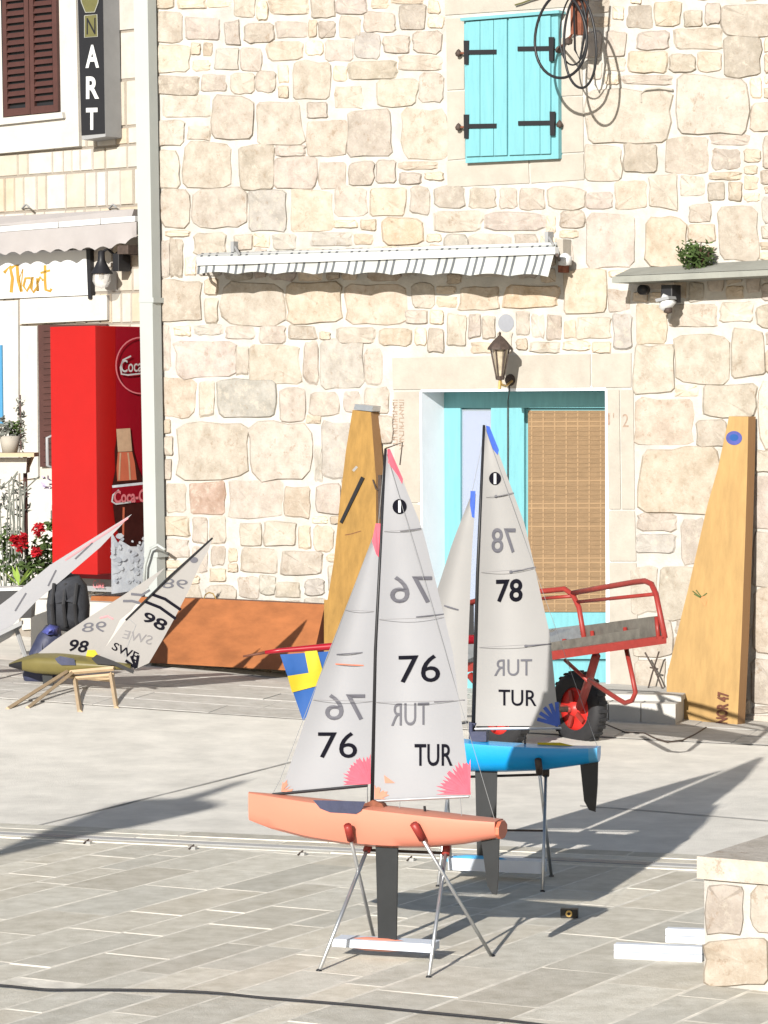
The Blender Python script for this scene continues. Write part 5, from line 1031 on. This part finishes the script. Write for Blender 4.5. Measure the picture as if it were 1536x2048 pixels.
# ------------------------------------------------------------------ small things
b = MB(); a_ = .12
for q in ([(1290, 1305), (1312, 1345), (1350, 1440)], [(1318, 1303), (1305, 1345), (1290, 1400)], [(1300, 1335), (1316, 1338)]): b.tube([WALL(x, y, .15) for x, y in q], .006, 'iron', 6)
one(b, 'crossed_sticks', 'two thin dark crossed sticks leaning on the wall left of the NOR case', 'sticks', WALL(1310, 1440, .15))
b = MB(); b.box(G(1288, 1408)+V((-.0, .25, .20)), V((.05, 0, 0)), V((0, .03, 0)), V((0, 0, .05)), 'yellow'); one(b, 'yellow_tag', 'small yellow tag at the foot of the crossed sticks', 'tag', G(1288, 1408)+V((0, .25, .18)))
b = MB(); b.tube([G(x, y, .01) for x, y in ((1212, 1452), (1250, 1468), (1290, 1470), (1310, 1480), (1335, 1487), (1365, 1484), (1390, 1472), (1412, 1458))], .006, 'iron', 6); one(b, 'ground_cord', 'thin dark cord curling on the ground before the NOR case', 'cord', G(1330, 1486), smooth=True)
b = MB(); b.tube([WALL(x, y, .3) for x, y in ((1352, 1410), (1345, 1430), (1338, 1440), (1350, 1452), (1358, 1440), (1365, 1448))], .008, 'iron', 6); b.lathe(WALL(1336, 1414, .3), [(0, -.03), (.03, 0), (0, .03)], 'black'); one(b, 'dark_strap', 'tangled dark strap hanging at the left foot of the NOR case', 'strap', WALL(1345, 1450, .3))
# black cable across the paving
b = MB(); pts = [(-120, 1972), (0, 1979), (60, 1985), (110, 1988), (240, 1988), (370, 1991), (450, 1996), (530, 2004), (700, 2018), (860, 2034), (1000, 2048), (1180, 2070), (1400, 2090)]
P_ = [G(x, y, .016) for x, y in pts]; sp = []
for i in range(len(P_)-1):
    for k in range(4):
        t = k/4; p0, p1, p2, p3 = P_[max(0, i-1)], P_[i], P_[i+1], P_[min(len(P_)-1, i+2)]
        sp.append(.5*((2*p1)+(p2-p0)*t+(2*p0-5*p1+4*p2-p3)*t*t+(3*p1-p0-3*p2+p3)*t**3))
b.tube(sp, .0046, 'rubber', 8); one(b, 'power_cable', 'long black power cable lying across the front paving', 'cable', G(500, 2000), smooth=True)
# small black timer
c = G(1139, 1838); bt_ = thing('black_clip_box', 'tiny black box with a brass ring on the paving in the yacht shadow', 'box', c)
b = MB(); b.box(c+V((0, 0, .026)), V((.072, -.01, 0)), V((.006, .04, 0)), V((0, 0, .036)), 'black'); b.build('case', bt_, bevel=.003); b = MB(); b.lathe(c+V((-.004, -.02, .026)), [(.014, 0), (.014, .006), (.007, .006), (.007, 0)], 'brass', axis=(0, -1, 0), n=14); b.build('ring', bt_)
# white blocks by the low wall
LW = Pl(G(1409, 1972), math.radians(33)); lwu, lwn = LW.u, LW.n
def wb(x0, y0, x1, y1, name, label, fy):
    a = G(x0, fy); q = Pl(a, math.radians(17)); r = thing(name, label, 'foam block', a, 'white foam blocks by the low wall'); ym = (y0+y1)/2
    for (ya, yb2, k) in ((y1, ym+.6, 0), (ym-.6, y0, 1)):
        b = MB(); b.prism([q(x0, ya, 0), q(x1, ya+(x1-x0)*.035, 0), q(x1, yb2+(x1-x0)*.035, 0), q(x0, yb2, 0)], -q.n*(.05-.006*k), 'whitebox'); b.build('foam_layer', r, bevel=.003)
    return r
wb(1228, 1888, 1404, 1919, 'foam_block', 'longer lower white foam block lying against the low stone wall', 1919); wb(1331, 1857, 1410, 1886, 'foam_block', 'shorter white foam block lying behind the longer one by the wall', 1888)
# low wall at the right
lo = thing('low_wall', 'low pale rubble garden wall with a thick cap stone at the bottom right', 'wall', LW.p)
zc = LW(1409, 1757).z; zcap = LW(1409, 1712).z; L_ = 2.2
b = MB(); base = V((LW.p.x, LW.p.y, 0)); bk = V((math.sin(math.radians(30)), math.cos(math.radians(30)), 0))*1.0
b.prism([base+V((0, 0, -.05)), base+lwu*L_+V((0, 0, -.05)), base+lwu*L_+V((0, 0, zc)), base+V((0, 0, zc))], bk, 'mortar'); lwb = b.build('wall_core', lo)
ORN = [(1412, 1768, 1488, 1860, 'p'), (1506, 1770, 1600, 1868, 'c'), (1410, 1876, 1536, 1968, 'o'), (1545, 1885, 1640, 1975, 'b'), (1610, 1775, 1700, 1870, 'b')]
for (x0, y0, x1, y1, t) in ORN:
    b = MB(); rubble((x0+x1)/2, (y0+y1)/2+3, (x1-x0)/2+1, (y1-y0)/2+1, rs, LW, b, 'stone'); b.build('stone', lwb, color=TON[t])
sn = lwu.copy()
b = MB(); o_ = -lwu*.02+lwn*.02; s0 = base+o_; b.prism([s0+V((0, 0, zc+.001)), s0+lwu*(L_+.04)+V((0, 0, zc+.001)), s0+lwu*(L_+.04)+V((0, 0, zcap)), s0+V((0, 0, zcap))], bk*1.03, 'stone'); b.build('cap_stone', lo, color=(.42, .375, .32), bevel=.01)
# flagpole out of frame whose shadow falls across the paving at the left
tip = G(505, 1556); H = 4.0; hd = V((math.sin(SUN_HD), math.cos(SUN_HD), 0)); base = V((tip.x, tip.y, 0))-hd*(H/math.tan(SUN_EL))
za = H-(tip-G(172, 1668)).length*math.tan(SUN_EL); zb = H-(tip-G(374, 1612)).length*math.tan(SUN_EL)
fpole = thing('flagpole', 'tall flagpole with a furled flag outside the frame casting the blurred shadow', 'flagpole', base)
b = MB(); b.tube([base, base+V((0, 0, H))], .035, 'whitepaint', 10, .012); b.build('pole', fpole, smooth=True)
b = MB(); b.lathe(base, [(.04, za-.35), (.12, za-.08), (.2, za+(zb-za)*.3), (.27, za+(zb-za)*.75), (.29, zb), (.08, zb+.04), (.05, zb+.2), (.03, H-.05)], 'flagblue', n=12); b.build('furled_flag', fpole, smooth=True)
